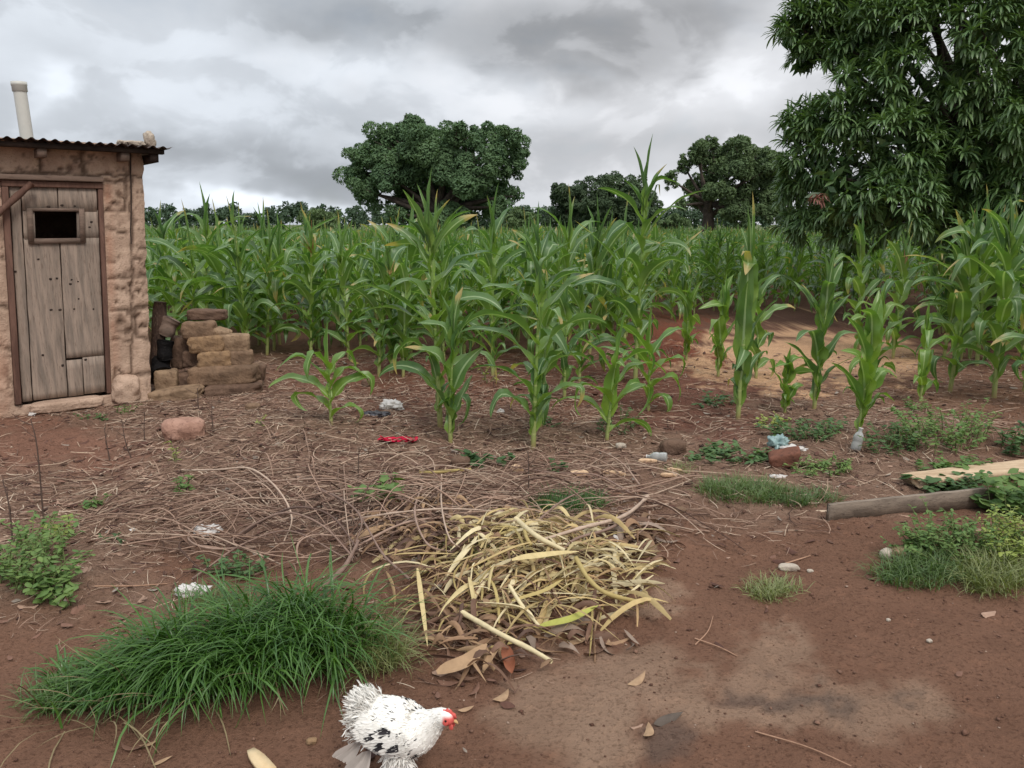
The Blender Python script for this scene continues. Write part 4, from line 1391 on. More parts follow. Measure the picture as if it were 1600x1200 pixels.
def field():
    rs = np.random.RandomState(77)
    protos = []
    for k in range(11):
        r2 = np.random.RandomState(300 + k)
        Ht = 1.62
        style = ['normal', 'normal', 'arch', 'tall', 'normal', 'upright'][k % 6]
        path, rad, leaves = maize_spec(Ht, style, r2)
        mbs, mbl = MB(), MB()
        tubes(mbs, path, rad, 6)
        for d in leaves:
            leaf_onto(mbl, d, r2, 9, 2)
        protos.append((mbs, mbl))
    # planting places: rows a step apart running across the view
    pts = []
    for ry in np.arange(6.6, 62, .54):
        for x in np.arange(-.62 * ry - 3, .95 * ry + 3, .33 if ry < 22 else .6):
            pts.append((x + rs.randn() * .09, ry + rs.randn() * .10 + .10 * math.sin(x * 1.3)))
    pts = np.array(pts)
    ok = in_field(pts[:, 0], pts[:, 1])
    az = pts[:, 0] / pts[:, 1]
    ok &= (az > -.72) & (az < 1.0)
    ok &= rs.rand(len(pts)) < np.where(pts[:, 1] < 26, .80, .62)
    ok &= ~((np.hypot(pts[:, 0] - 7.6, pts[:, 1] - 12.6) < 2.2))
    # nothing inside the latrine or behind it where it could not be seen
    loc = (pts - LB_R[:2]) @ np.stack([LX[:2], LY[:2]], 1)
    ok &= ~((loc[:, 0] < .35) & (loc[:, 1] < 2.0))
    ok &= np.min(np.hypot(pts[:, None, 0] - FRONT[None, :, 0], pts[:, None, 1] - FRONT[None, :, 1]), 1) > .22
    pts = pts[ok]
    px, py = project(pts[:, 0], pts[:, 1], H(pts[:, 0], pts[:, 1]) + .8)
    seen = (px > 215) & (px < 1640)
    d = np.hypot(pts[:, 0], pts[:, 1]) + np.where(seen, 0, 100)
    order = np.argsort(d)
    single = order[:265]
    first = {}
    def label(p):
        a = project(np.array([p[0]]), np.array([p[1]]), np.array([.8]))[0][0]
        if a < 640: return 'maize plant in the dense left part of the field, right of the latrine', 'field maize left of the tall plant'
        if a < 1010: return 'maize plant in the dense middle of the field, below the large domed tree', 'field maize in the middle'
        if a < 1390: return 'maize plant in the far strip of the field behind the sand patch', 'field maize behind the sand patch'
        return 'maize plant in the dense field below the mango at the right', 'field maize below the mango'
    for n_, i in enumerate(single):
        k = rs.randint(len(protos))
        x, y = pts[i]
        loc3 = (x, y, float(H(x, y)) - .02)
        sc = float(rs.uniform(.86, 1.18) if y < 10.2 and seen[i] else rs.uniform(.72, .98)) * (1.1 if rs.rand() < .06 else 1)
        lab, grp = label(pts[i])
        if k not in first:
            r = thing('maize_plant', loc3, lab, 'maize', grp)
            protos[k][0].build('stalk', MSTALK, r); protos[k][1].build('foliage', MLEAF, r)
            first[k] = r
            r.scale = (sc, sc, sc); r.rotation_euler = (rs.randn() * .05, rs.randn() * .05, rs.rand() * 6.28)
        else:
            r = copy_thing(first[k], loc3, rs.rand() * 6.28, sc, (rs.randn() * .05, rs.randn() * .05))
            r['label'] = lab; r['group'] = grp
    # the rest of the field, one mass
    low = []
    for k in range(6):
        r2 = np.random.RandomState(400 + k)
        path, rad, leaves = maize_spec(1.60, ['normal', 'tall', 'normal', 'arch', 'upright', 'tall'][k], r2, 9)
        mb = MB()
        for dd in leaves:
            leaf_onto(mb, dd, r2, 5, 2)
        tubes(mb, path[::3], rad[::3], 3)
        off = 0
        low.append((np.concatenate(mb.v), np.concatenate(mb.f), np.concatenate(mb.l)))
    mb = MB()
    rest = order[265:]
    for i in rest:
        v, f, l = low[rs.randint(6)]
        a = rs.rand() * 6.28; s = rs.uniform(.62, .88)
        if rs.rand() < .05: s *= 1.15
        x, y = pts[i]
        c, sn = math.cos(a) * s, math.sin(a) * s
        V = np.stack([v[:, 0] * c - v[:, 1] * sn + x, v[:, 0] * sn + v[:, 1] * c + y, v[:, 2] * s + float(H(x, y)) - .02], -1)
        l2 = l.copy(); l2[:, 2] = .6 * l[:, 2] + .4 * rs.rand()
        mb.add(V, f, None, l2)
    o = mb.build('maize_field', MLEAF, loc=(0, 25, 0))
    tag(o, 'dense green mass of maize stretching back to the trees', 'maize field', kind='stuff')
    print('field', len(single), len(rest))


field()

# ---------------------------------------------------------------- things on the ground
def Gh(px, py, h=0.0):
    """point h above the ground on the sight line of a pixel"""
    d = ray(px, py)
    z = h
    for _ in range(7):
        p = CAMP + d * ((z - CAMH) / d[2])
        z = .25 * z + .75 * (float(H(p[0], p[1])) + h)
    return np.array([p[0], p[1], float(H(p[0], p[1])) + h])


def smooth_path(pts, n):
    """Catmull-Rom through points"""
    p = np.asarray(pts, float)
    p = np.concatenate([[2 * p[0] - p[1]], p, [2 * p[-1] - p[-2]]])
    t = np.linspace(0, len(p) - 3 - 1e-6, n)
    i = t.astype(int); f = (t - i)[:, None]
    a, b, c, d = p[i], p[i + 1], p[i + 2], p[i + 3]
    return .5 * (2 * b + (c - a) * f + (2 * a - 5 * b + 4 * c - d) * f ** 2 + (3 * b - a - 3 * c + d) * f ** 3)


STRAW = col_mat('dry_plant_litter', .9, .35, 60)
HUSK = col_mat('dry_maize_husk', .7, .30, 45, trans=.15, spec=.3)
TWIG = col_mat('dry_twig', .9, .45, 50, .4, .003)
DRYLEAF = col_mat('fallen_leaf', .85, .45, 45, trans=.08)
CLOD = col_mat('soil_clod', .95, .4, 90, .5, .004)


def pick_ground(rs, n, fn, box_=(-4.6, 5.4, 1.5, 9.0)):
    """n world places, kept with the probability fn(photo px, py)"""
    out = []
    while sum(len(o) for o in out) < n:
        x = rs.uniform(box_[0], box_[1], 6000); y = rs.uniform(box_[2], box_[3], 6000)
        px, py = project(x, y, 0 * x)
        k = (rs.rand(6000) < fn(px + rs.randn(6000) * 20, py + rs.randn(6000) * 10)) & (px > -150) & (px < 1750) & (py < 1300)
        l = (np.stack([x, y], 1) - LB_R[:2]) @ np.stack([LX[:2], LY[:2]], 1)
        k &= ~((l[:, 0] < .02) & (l[:, 1] > -.02))
        out.append(np.stack([x[k], y[k]], 1))
    return np.concatenate(out)[:n]


def litter_zone(px, py):
    a = np.clip((905 - py) / 60, 0, 1) * np.clip((1050 - px) / 90, 0, 1) * np.clip((py - 585) / 40, .15, 1)
    a = np.maximum(a, np.clip((1040 - py) / 120, 0, 1) * np.clip((330 - px) / 100, 0, 1) * .9)
    a = np.maximum(a, ell(px, py, 1250, 700, 350, 90) * .6)
    a = np.maximum(a, ell(px, py, 620, 1010, 260, 80) * .5)
    a = np.maximum(a, np.clip((660 - py) / 60, 0, 1) * .35)
    a = np.maximum(a, ell(px, py, 1120, 820, 170, 45) * .4)
    a = a * (1 - .9 * ell(px, py, 40, 690, 170, 45)) * (1 - .7 * ell(px, py, 1250, 562, 215, 42)) * (1 - .55 * ell(px, py, 1060, 625, 130, 45))
    return a


def scatter_litter():
    rs = np.random.RandomState(5)
    mb = MB()
    # straws and stem bits
    n = 20000
    c = pick_ground(rs, n, litter_zone)
    L = rs.gamma(2.2, .042, n) + .02
    a = rs.rand(n) * np.pi * 2
    S = 4
    t = np.linspace(-.5, .5, S)
    near = np.clip((c[:, 1] - 1.8) / 2.2, .45, 1)
    L = L * near
    cv = rs.randn(n, 1) * .22
    ang = a[:, None] + cv * t[None] * 2
    x = c[:, :1] + L[:, None] * t * np.cos(ang); y = c[:, 1:] + L[:, None] * t * np.sin(ang)
    z = H(x, y) + .006 + .022 * rs.rand(n, 1) ** 2 + rs.randn(n, 1) * .10 * L[:, None] * t
    z = np.maximum(z, H(x, y) + .002)
    pal = np.array([lin(158, 131, 113)[:3], lin(120, 93, 80)[:3], lin(186, 162, 140)[:3], lin(78, 58, 50)[:3], lin(206, 186, 164)[:3]])
    col = pal[rs.choice(5, n, p=[.34, .28, .18, .14, .06])] * rs.uniform(.75, 1.15, (n, 1))
    side = np.stack([-np.sin(ang), np.cos(ang), rs.randn(n, 1) * .4 + 0 * ang], -1)
    w = rs.uniform(.0025, .0065, (n, 1)) * near[:, None] * np.array([.7, 1, 1, .6])
    ribbons(mb, np.stack([x, y, z], -1), w, side, col, fold=.6)
    # leaf flakes
    n = 5200
    c = pick_ground(rs, n, lambda px, py: np.maximum(litter_zone(px, py), .16 * np.clip((980 - py) / 80, .12, 1)))
    L = rs.uniform(.02, .075, n); a = rs.rand(n) * 6.28
    t = np.linspace(-.5, .5, 4)
    x = c[:, :1] + L[:, None] * t * np.cos(a)[:, None]; y = c[:, 1:] + L[:, None] * t * np.sin(a)[:, None]
    z = H(x, y) + .005 + .012 * rs.rand(n, 1) + (.25 - t ** 2) * .25 * L[:, None] * rs.randn(n, 1)
    z = np.maximum(z, H(x, y) + .002)
    pal = np.array([lin(122, 92, 78)[:3], lin(98, 70, 60)[:3], lin(158, 130, 112)[:3], lin(72, 52, 46)[:3], lin(150, 138, 126)[:3]])
    col = pal[rs.choice(5, n, p=[.34, .26, .2, .14, .06])] * rs.uniform(.75, 1.15, (n, 1))
    w = (L * rs.uniform(.25, .6, n))[:, None] * np.array([.25, 1, .8, .15])
    side = np.stack([-np.sin(a), np.cos(a), rs.randn(n) * .35], -1)[:, None]
    ribbons(mb, np.stack([x, y, z], -1), w, side, col, fold=.5)
    o = mb.build('litter', STRAW, loc=(0, 4, 0))
    tag(o, 'dry brown straw and leaf bits littering the ground before the maize', 'litter', kind='stuff')


scatter_litter()


def scatter_clods():
    rs = np.random.RandomState(6)
    mb = MB()
    o6 = np.array([[1, 0, 0], [0, 1, 0], [-1, 0, 0], [0, -1, 0], [0, 0, 1], [0, 0, -.6]], float)
    f6 = np.array([[0, 1, 4], [1, 2, 4], [2, 3, 4], [3, 0, 4], [1, 0, 5], [2, 1, 5], [3, 2, 5], [0, 3, 5]])
    def zone(px, py):
        a = .35 + .65 * vnoise(np.stack([px / 60, py / 40], -1), 3) ** 2
        a = np.where(ell(px, py, 1260, 1060, 200, 70) + ell(px, py, 900, 1110, 110, 70) > .5, a * .35, a)
        a = np.maximum(a, ell(px, py, 1130, 820, 200, 50))
        return a * np.clip((1500 - py) / 400, .3, 1) * .8
    n = 30000
    c = pick_ground(rs, n, zone, (-3.6, 4.6, 1.4, 7.0))
    s = rs.gamma(1.1, .0017, n) + .0011
    s = np.minimum(s, .013)
    v = o6[None] * (s[:, None, None] * rs.uniform(.6, 1.3, (n, 6, 1))) * np.array([1, 1, .7])
    a = rs.rand(n) * 6.28
    ca, sa = np.cos(a)[:, None], np.sin(a)[:, None]
    v = np.stack([v[..., 0] * ca - v[..., 1] * sa, v[..., 0] * sa + v[..., 1] * ca, v[..., 2]], -1)
    p = np.stack([c[:, 0], c[:, 1], H(c[:, 0], c[:, 1]) + s * .35], -1)
    v = v + p[:, None]
    pal = np.array([lin(118, 88, 74)[:3], lin(100, 72, 60)[:3], lin(132, 102, 86)[:3], lin(176, 152, 134)[:3]])
    col = pal[rs.choice(4, n, p=[.4, .35, .21, .04])] * rs.uniform(.8, 1.15, (n, 1))
    mb.add(v.reshape(-1, 3), (f6[None] + np.arange(n)[:, None, None] * 6).reshape(-1, 3), np.repeat(col, 6, 0))
    o = mb.build('clods', CLOD, loc=(0, 3, 0), smooth=False)
    tag(o, 'small crumbs of reddish soil and grit strewn over the bare ground', 'soil crumbs', kind='stuff')


scatter_clods()


# ---------------------------------------------------------------- grass and weeds
def grass_mat(name, d, l, rough=.38, trans=.2, spec=.5):
    return leaf_mat(name, d, l, rough=rough, trans=trans, spec=spec)


GRASS = grass_mat('grass_blade', lin(44, 80, 30), lin(96, 132, 60), rough=.33, spec=.5)
GRASS2 = grass_mat('short_grass_blade', lin(70, 96, 52), lin(112, 130, 74))
GRASS3 = grass_mat('olive_grass_blade', lin(112, 122, 76), lin(146, 148, 96))
WEED = leaf_mat('weed_leaf', lin(82, 112, 62), lin(126, 148, 84), trans=.25, rough=.55, spec=.3)
WEED2 = leaf_mat('dark_weed_leaf', lin(62, 90, 56), lin(100, 126, 78), trans=.22, rough=.55, spec=.3)
WEED3 = leaf_mat('yellowish_weed_leaf', lin(132, 148, 72), lin(166, 172, 92), trans=.25, rough=.5)


def blades(mb, cx, cy, rs, L, W, out, S=7, lean0=.25, droop=1.5):
    """arching blades; cx, cy arrays of roots, out N,2 the way each leans"""
    n = len(cx)
    L = np.broadcast_to(L, (n,)); 
    az = np.arctan2(out[:, 1], out[:, 0])
    th0 = np.abs(lean0 + rs.randn(n) * .22)
    dr = np.maximum(.2, droop + rs.randn(n) * .5)
    t = np.linspace(0, 1, S)
    th = th0[:, None] + dr[:, None] * t[None] ** 1.4
    azt = az[:, None] + rs.randn(n, 1) * .5 * t[None]
    d = np.stack([np.cos(azt) * np.sin(th), np.sin(azt) * np.sin(th), np.cos(th)], -1)
    p0 = np.stack([cx, cy, H(cx, cy) - .01], -1)
    stp = (d[:, 1:] + d[:, :-1]) * .5 * (L / (S - 1))[:, None, None]
    path = np.concatenate([p0[:, None], p0[:, None] + np.cumsum(stp, 1)], 1)
    path[..., 2] = np.maximum(path[..., 2], H(path[..., 0], path[..., 1]) + .004)
    side = np.stack([-np.sin(azt), np.cos(azt), 0 * azt], -1) + rs.randn(n, 1, 3) * .25
    w = np.broadcast_to(W, (n,))[:, None] * np.array([.8, 1, 1, .95, .8, .55, .08])[None, :S]
    ribbons(mb, path, w, side, None, fold=.35)


def big_clump():
    rs = np.random.RandomState(11)
    base = Gh(330, 1060)
    # roots in many tufts over a long low patch
    tufts = []
    for i in range(64):
        u = (i + rs.rand()) / 64
        px = 95 + 455 * u
        lo, hi = np.interp(px, [40, 150, 300, 450, 600], [1100, 1105, 1090, 1070, 1020]), np.interp(px, [40, 150, 300, 450, 560, 600], [1080, 1045, 1000, 965, 960, 975])
        tufts.append(Gh(px, rs.uniform(hi, lo)))
    T_ = np.array(tufts)
    mb = MB()
    n = 3300
    k = rs.randint(len(T_), size=n)
    r = np.abs(rs.randn(n)) * .045
    a = rs.rand(n) * 6.28
    cx = T_[k, 0] + r * np.cos(a); cy = T_[k, 1] + r * np.sin(a)
    out = np.stack([np.cos(a), np.sin(a)], 1) * (.4 + r[:, None] * 12) + np.array([.0, -.65]) + rs.randn(n, 2) * .35
    edge = np.clip((T_[k, 0] - T_[:, 0].min()) / .45, .32, .88)
    L = rs.uniform(.18, .44, n) * edge
    blades(mb, cx, cy, rs, L, rs.uniform(.0045, .0095, n), out, droop=1.9)
    v = np.concatenate(mb.v)
    o = mb.build('grass_clump', GRASS, loc=tuple(base))
    tag(o, 'large dark green clump of long arching grass left of the hen', 'grass')
    # paler dead blades fallen out of the front
    mb = MB()
    n = 55
    k = rs.randint(len(T_), size=n)
    a = rs.uniform(-2.6, -.5, n)
    cx = T_[k, 0] + .08 * np.cos(a); cy = T_[k, 1] - .05 + .08 * np.sin(a)
    blades(mb, cx, cy, rs, rs.uniform(.18, .40, n), .0045, np.stack([np.cos(a), np.sin(a)], 1), lean0=.8, droop=1.2)
    c = np.concatenate(mb.l)
    mb.c = [np.tile(np.array(lin(136, 122, 92)), (len(c), 1))]
    o = mb.build('dead_grass', STRAW, loc=tuple(base))
    tag(o, 'pale dead grass blades sprawled along the front of the big clump', 'dead grass', kind='stuff')


big_clump()


def tuft(px, py, rx, ry, n, L, mat, label, cat='grass', seed=0, W=.004, droop=1.3, name='grass_tuft', lean0=.3):
    rs = np.random.RandomState(seed + int(px))
    base = Gh(px, py)
    a = rs.rand(n) * 6.28; q = np.sqrt(rs.rand(n))
    P_ = np.array([Gh(px + rx * qq * math.cos(aa), py + ry * qq * math.sin(aa)) for aa, qq in zip(a[:90], q[:90])])
    k = rs.randint(len(P_), size=n)
    cx = P_[k, 0] + rs.randn(n) * .02; cy = P_[k, 1] + rs.randn(n) * .02
    out = rs.randn(n, 2) + (np.stack([cx, cy], 1) - base[:2]) * 4
    mb = MB()
    blades(mb, cx, cy, rs, rs.uniform(.5, 1.1, n) * L, rs.uniform(.7, 1.3, n) * W, out, lean0=lean0, droop=droop)
    o = mb.build(name, mat, loc=tuple(base))
    return tag(o, label, cat)


def leafy(px, py, rx, ry, stems, h, leaf, mat, label, cat='weeds', name='weed_plant', seed=0, per=12, spread=.35, fold=.3, aspect=.55):
    """weeds: a bunch of thin stems each set with leaves"""
    rs = np.random.RandomState(seed + int(px * 3 + py))
    base = Gh(px, py)
    root = thing(name, tuple(base), label, cat)
    ms, ml = MB(), MB()
    roots = []
    for i in range(stems):
        a = rs.rand() * 6.28; q = math.sqrt(rs.rand())
        roots.append(Gh(px + rx * q * math.cos(a), py + ry * q * math.sin(a)))
    roots = np.array(roots)
    ctr = roots.mean(0)
    t = np.linspace(0, 1, 6)
    hh = h * rs.uniform(.45, 1.1, stems)
    o2 = rs.randn(stems, 2) * spread * h + (roots - ctr)[:, :2] * .25
    path = roots[:, None] + np.stack([o2[:, :1] * t ** 1.4, o2[:, 1:] * t ** 1.4, hh[:, None] * (t - .18 * t ** 3)], -1)
    tubes(ms, path - base, np.broadcast_to(np.linspace(.0028, .0012, 6) * (1 + h), (stems, 6)), 4, np.array([lin(112, 124, 78)[:3]]))
    m = stems * per
    si = np.repeat(np.arange(stems), per)
    tt = np.tile(np.linspace(.15, 1.0, per), stems) + rs.randn(m) * .03
    tt = np.clip(tt, 0, 1)
    i0 = np.minimum((tt * 5).astype(int), 4); f = (tt * 5 - i0)[:, None]
    p = path[si, i0] * (1 - f) + path[si, i0 + 1] * f
    a = rs.rand(m) * 6.28
    el = rs.uniform(-.1, .75, m)
    d = np.stack([np.cos(a) * np.cos(el), np.sin(a) * np.cos(el), np.sin(el)], -1)
    L = leaf * rs.uniform(.55, 1.25, m)
    s = np.linspace(0, 1, 5)
    pts = p[:, None] + d[:, None] * (L[:, None] * s)[..., None] + np.array([0, 0, -1.0]) * ((.35 * L)[:, None] * s ** 2)[..., None]
    w = (L * aspect * rs.uniform(.8, 1.2, m))[:, None] * np.array([.12, .85, 1.0, .65, .05])
    side = np.stack([-np.sin(a), np.cos(a), rs.randn(m) * .25], -1)[:, None]
    ribbons(ml, pts - base, w, side, None, fold=fold)
    if stems <= 6:
        for k in range(stems):
            m1 = MB(); tubes(m1, path[k:k + 1] - base, np.linspace(.0028, .0012, 6)[None] * (1 + h), 4, np.array([lin(112, 124, 78)[:3]])); m1.build('stem', TWIG, root)
    else:
        ms.build('stem', TWIG, root)
    ml.build('foliage', mat, root)
    return root


tuft(890, 790, 55, 14, 900, .11, GRASS, 'small dark green grass tuft behind the husk heap among the dry stems', seed=1, W=.0035)
tuft(1160, 772, 70, 16, 1300, .11, GRASS2, 'low strip of green grass in front of the broken brick, left end', seed=2, W=.003)
tuft(1255, 780, 55, 12, 800, .09, GRASS2, 'low green grass just left of the grey board end', seed=3, W=.003)
tuft(1205, 925, 34, 14, 420, .09, GRASS3, 'small olive grass tuft alone on the bare red soil', seed=4, W=.003, droop=1.6)
tuft(1440, 900, 70, 20, 900, .13, GRASS2, 'low green grass spreading in front of the weeds at the right edge', seed=5, W=.0035, droop=1.7)
tuft(1560, 905, 70, 26, 900, .15, GRASS3, 'yellowish grass at the foot of the weeds, cut by the right edge', seed=6, W=.0035, droop=1.5)
tuft(90, 1100, 40, 10, 260, .13, GRASS2, 'light green grass sprouting at the left tip of the big clump', seed=7, W=.003)
tuft(585, 1035, 34, 22, 420, .22, GRASS3, 'thin pale grass between the hen and the husk heap', seed=8, W=.003, droop=1.6)
tuft(330, 940, 60, 12, 240, .10, GRASS2, 'sparse short grass behind the big clump', seed=9, W=.003)
tuft(1060, 735, 24, 8, 200, .07, GRASS3, 'sparse dry grass right of the small plastic bottle', seed=10, W=.0025)
tuft(740, 870, 40, 12, 200, .10, GRASS3, 'dull thin grass under the stems above the husk heap', seed=12, W=.003)
leafy(45, 895, 60, 40, 70, .20, .032, WEED, 'large patch of light green leafy weeds at the left edge', 'weeds', per=13)
leafy(95, 930, 34, 20, 14, .12, .045, WEED, 'small leafy weeds creeping right of the patch at the left edge', 'weeds', per=9)
leafy(104, 838, 12, 6, 4, .16, .04, WEED3, 'weed sprig with yellow-green leaves on top of the left patch', 'weeds', per=9)
leafy(178, 846, 14, 5, 4, .06, .03, WEED2, 'tiny weed beside the pale pebble in the dry litter on the left', 'weeds', per=6)
leafy(145, 792, 18, 6, 6, .08, .035, WEED, 'small weed in the litter above the left patch', 'weeds', per=7)
leafy(290, 772, 16, 6, 5, .11, .045, WEED, 'small bright weed seedling below the pink stone', 'weeds', per=8)
leafy(275, 722, 5, 3, 2, .22, .045, WEED3, 'thin yellow-green sprout in front of the pink stone', 'weeds', per=9, spread=.1, aspect=.3)
leafy(597, 782, 34, 8, 9, .13, .06, WEED, 'broad-leaved weed among the dry stems left of the yellow stalk', 'weeds', per=8, aspect=.7)
leafy(765, 724, 32, 6, 9, .10, .055, WEED2, 'round-leaved weed growing at the rim of the dark hollow', 'weeds', per=8, aspect=.75)
leafy(872, 736, 15, 5, 6, .07, .04, WEED2, 'small bluish weed left of the pale cobs', 'weeds', per=8)
leafy(1140, 716, 62, 11, 40, .07, .05, WEED2, 'flat mat of dark green weeds left of the turquoise bag', 'weeds', per=8, aspect=.6)
leafy(1262, 682, 50, 12, 34, .15, .042, WEED2, 'dark weeds right of the turquoise bag behind the broken brick', 'weeds', per=11)
leafy(1283, 738, 42, 10, 30, .10, .035, WEED, 'feathery weeds right of the broken red brick', 'weeds', per=12, aspect=.35)
leafy(1400, 700, 42, 16, 26, .16, .04, WEED2, 'dark weeds between the upright bottle and the bushy weed', 'weeds', per=11)
leafy(1480, 690, 62, 22, 60, .24, .036, WEED, 'tall bushy weed below the tall pair of maize plants', 'weeds', per=14)
leafy(1480, 738, 50, 10, 20, .10, .05, WEED, 'light weeds along the back of the pale plank', 'weeds', per=9)
leafy(1595, 700, 36, 20, 20, .22, .05, WEED2, 'weeds at the right edge behind the pale plank', 'weeds', per=12)
leafy(1490, 768, 45, 8, 20, .11, .06, WEED2, 'leafy weeds growing between the two boards', 'weeds', per=9, aspect=.65)
leafy(1578, 800, 45, 16, 22, .22, .075, WEED, 'broad-leaved plant at the right edge over the end of the grey board', 'weeds', per=9, aspect=.7)
leafy(1490, 862, 72, 26, 90, .17, .028, WEED, 'thick green weeds in front of the grey board', 'weeds', per=14, aspect=.45)
leafy(1580, 868, 45, 26, 56, .20, .028, WEED3, 'yellowish bushy weed at the right edge in front of the boards', 'weeds', per=14, aspect=.4)
leafy(1420, 868, 24, 12, 14, .09, .035, WEED, 'small weeds beside the two pale stones', 'weeds', per=9)
leafy(1116, 634, 28, 8, 14, .10, .05, WEED2, 'small dark weed on bare soil left of the narrow upright maize plant', 'weeds', per=8)
leafy(965, 668, 34, 12, 20, .12, .035, WEED2, 'fine weeds around the foot of the young broad-bladed maize', 'weeds', per=11, aspect=.4)
leafy(1210, 668, 22, 8, 10, .10, .035, WEED3, 'dull weeds at the foot of the seedling before the sand patch', 'weeds', per=9)
leafy(196, 646, 14, 4, 6, .11, .03, WEED, 'small pale weed at the foot of the latrine pier', 'weeds', per=8)
leafy(150, 658, 24, 4, 9, .06, .028, WEED2, 'low weeds in front of the latrine threshold', 'weeds', per=7)
leafy(318, 608, 9, 3, 3, .16, .035, WEED3, 'yellow-green sprig in front of the mud brick stack', 'weeds', per=8)
leafy(762, 596, 9, 4, 3, .30, .05, WEED3, 'spindly yellow-green seedling between the tall and the bushy maize', 'weeds', per=7)
leafy(370, 900, 44, 10, 16, .10, .035, WEED2, 'dull weeds between the dry stems and the big grass clump', 'weeds', per=9)
leafy(410, 664, 6, 3, 2, .08, .03, WEED3, 'tiny yellow-green seedling right of the brick stack', 'weeds', per=6)
leafy(1430, 640, 26, 6, 10, .10, .04, WEED, 'weeds at the foot of the slender young maize on the right', 'weeds', per=8)
leafy(860, 664, 16, 5, 7, .07, .03, WEED2, 'low weeds behind the bushy maize plant', 'weeds', per=7)


# thin dead weed stalks standing in the litter
def dead_stalks():
    rs = np.random.RandomState(2)
    rows = [((68, 812), (58, 700), (48, 655), 'tall thin dark dead stalk above the left weed patch'), ((205, 716), (196, 690), (190, 655), 'dark bent dead stalk below the latrine pier'),
            ((172, 722), (166, 690), (163, 668), 'short dark dead stalk before the latrine door'), ((226, 690), (225, 668), (226, 645), 'thin dead stalk left of the pink stone'),
            ((333, 672), (331, 650), (331, 628), 'dark dead stalk in front of the brick stack'), ((310, 640), (309, 620), (308, 606), 'fine dead stalk against the lowest bricks'),
            ((20, 850), (14, 790), (4, 750), 'thin dead stalk at the far left edge'), ((560, 756), (560, 730), (561, 700), 'thin straight dead stalk in the litter below the red cloth'),
            ((826, 765), (826, 735), (825, 702), 'thin straight dead stalk below the bushy maize')]
    for a, b, c, lab in rows:
        g = Gh(*a)
        pts = [g, P(b[0], b[1], g[1] + .01), P(c[0], c[1], g[1] + .03)]
        pth = smooth_path(pts, 9)
        mb = MB(); tubes(mb, pth, np.linspace(.0045, .0022, 9), 5, np.array([lin(92, 76, 68)[:3]]))
        for k in range(3):
            q = pth[3 + k * 2]; d = np.array([rs.randn() * .04, rs.randn() * .02, .04])
            tubes(mb, smooth_path([q, q + d * .6, q + d + [0, 0, .01]], 5), np.linspace(.0022, .001, 5), 4, np.array([lin(92, 76, 68)[:3]]))
        o = mb.build('dead_stalk', TWIG, loc=tuple(g)); tag(o, lab, 'dead stalk')


dead_stalks()


# ---------------------------------------------------------------- heap of dry stems
def stem_colour(rs, n):
    pal = np.array([lin(166, 138, 120)[:3], lin(136, 110, 96)[:3], lin(188, 164, 144)[:3], lin(96, 74, 64)[:3]])
    return pal[rs.choice(4, n, p=[.4, .3, .18, .12])] * rs.uniform(.85, 1.1, (n, 1))


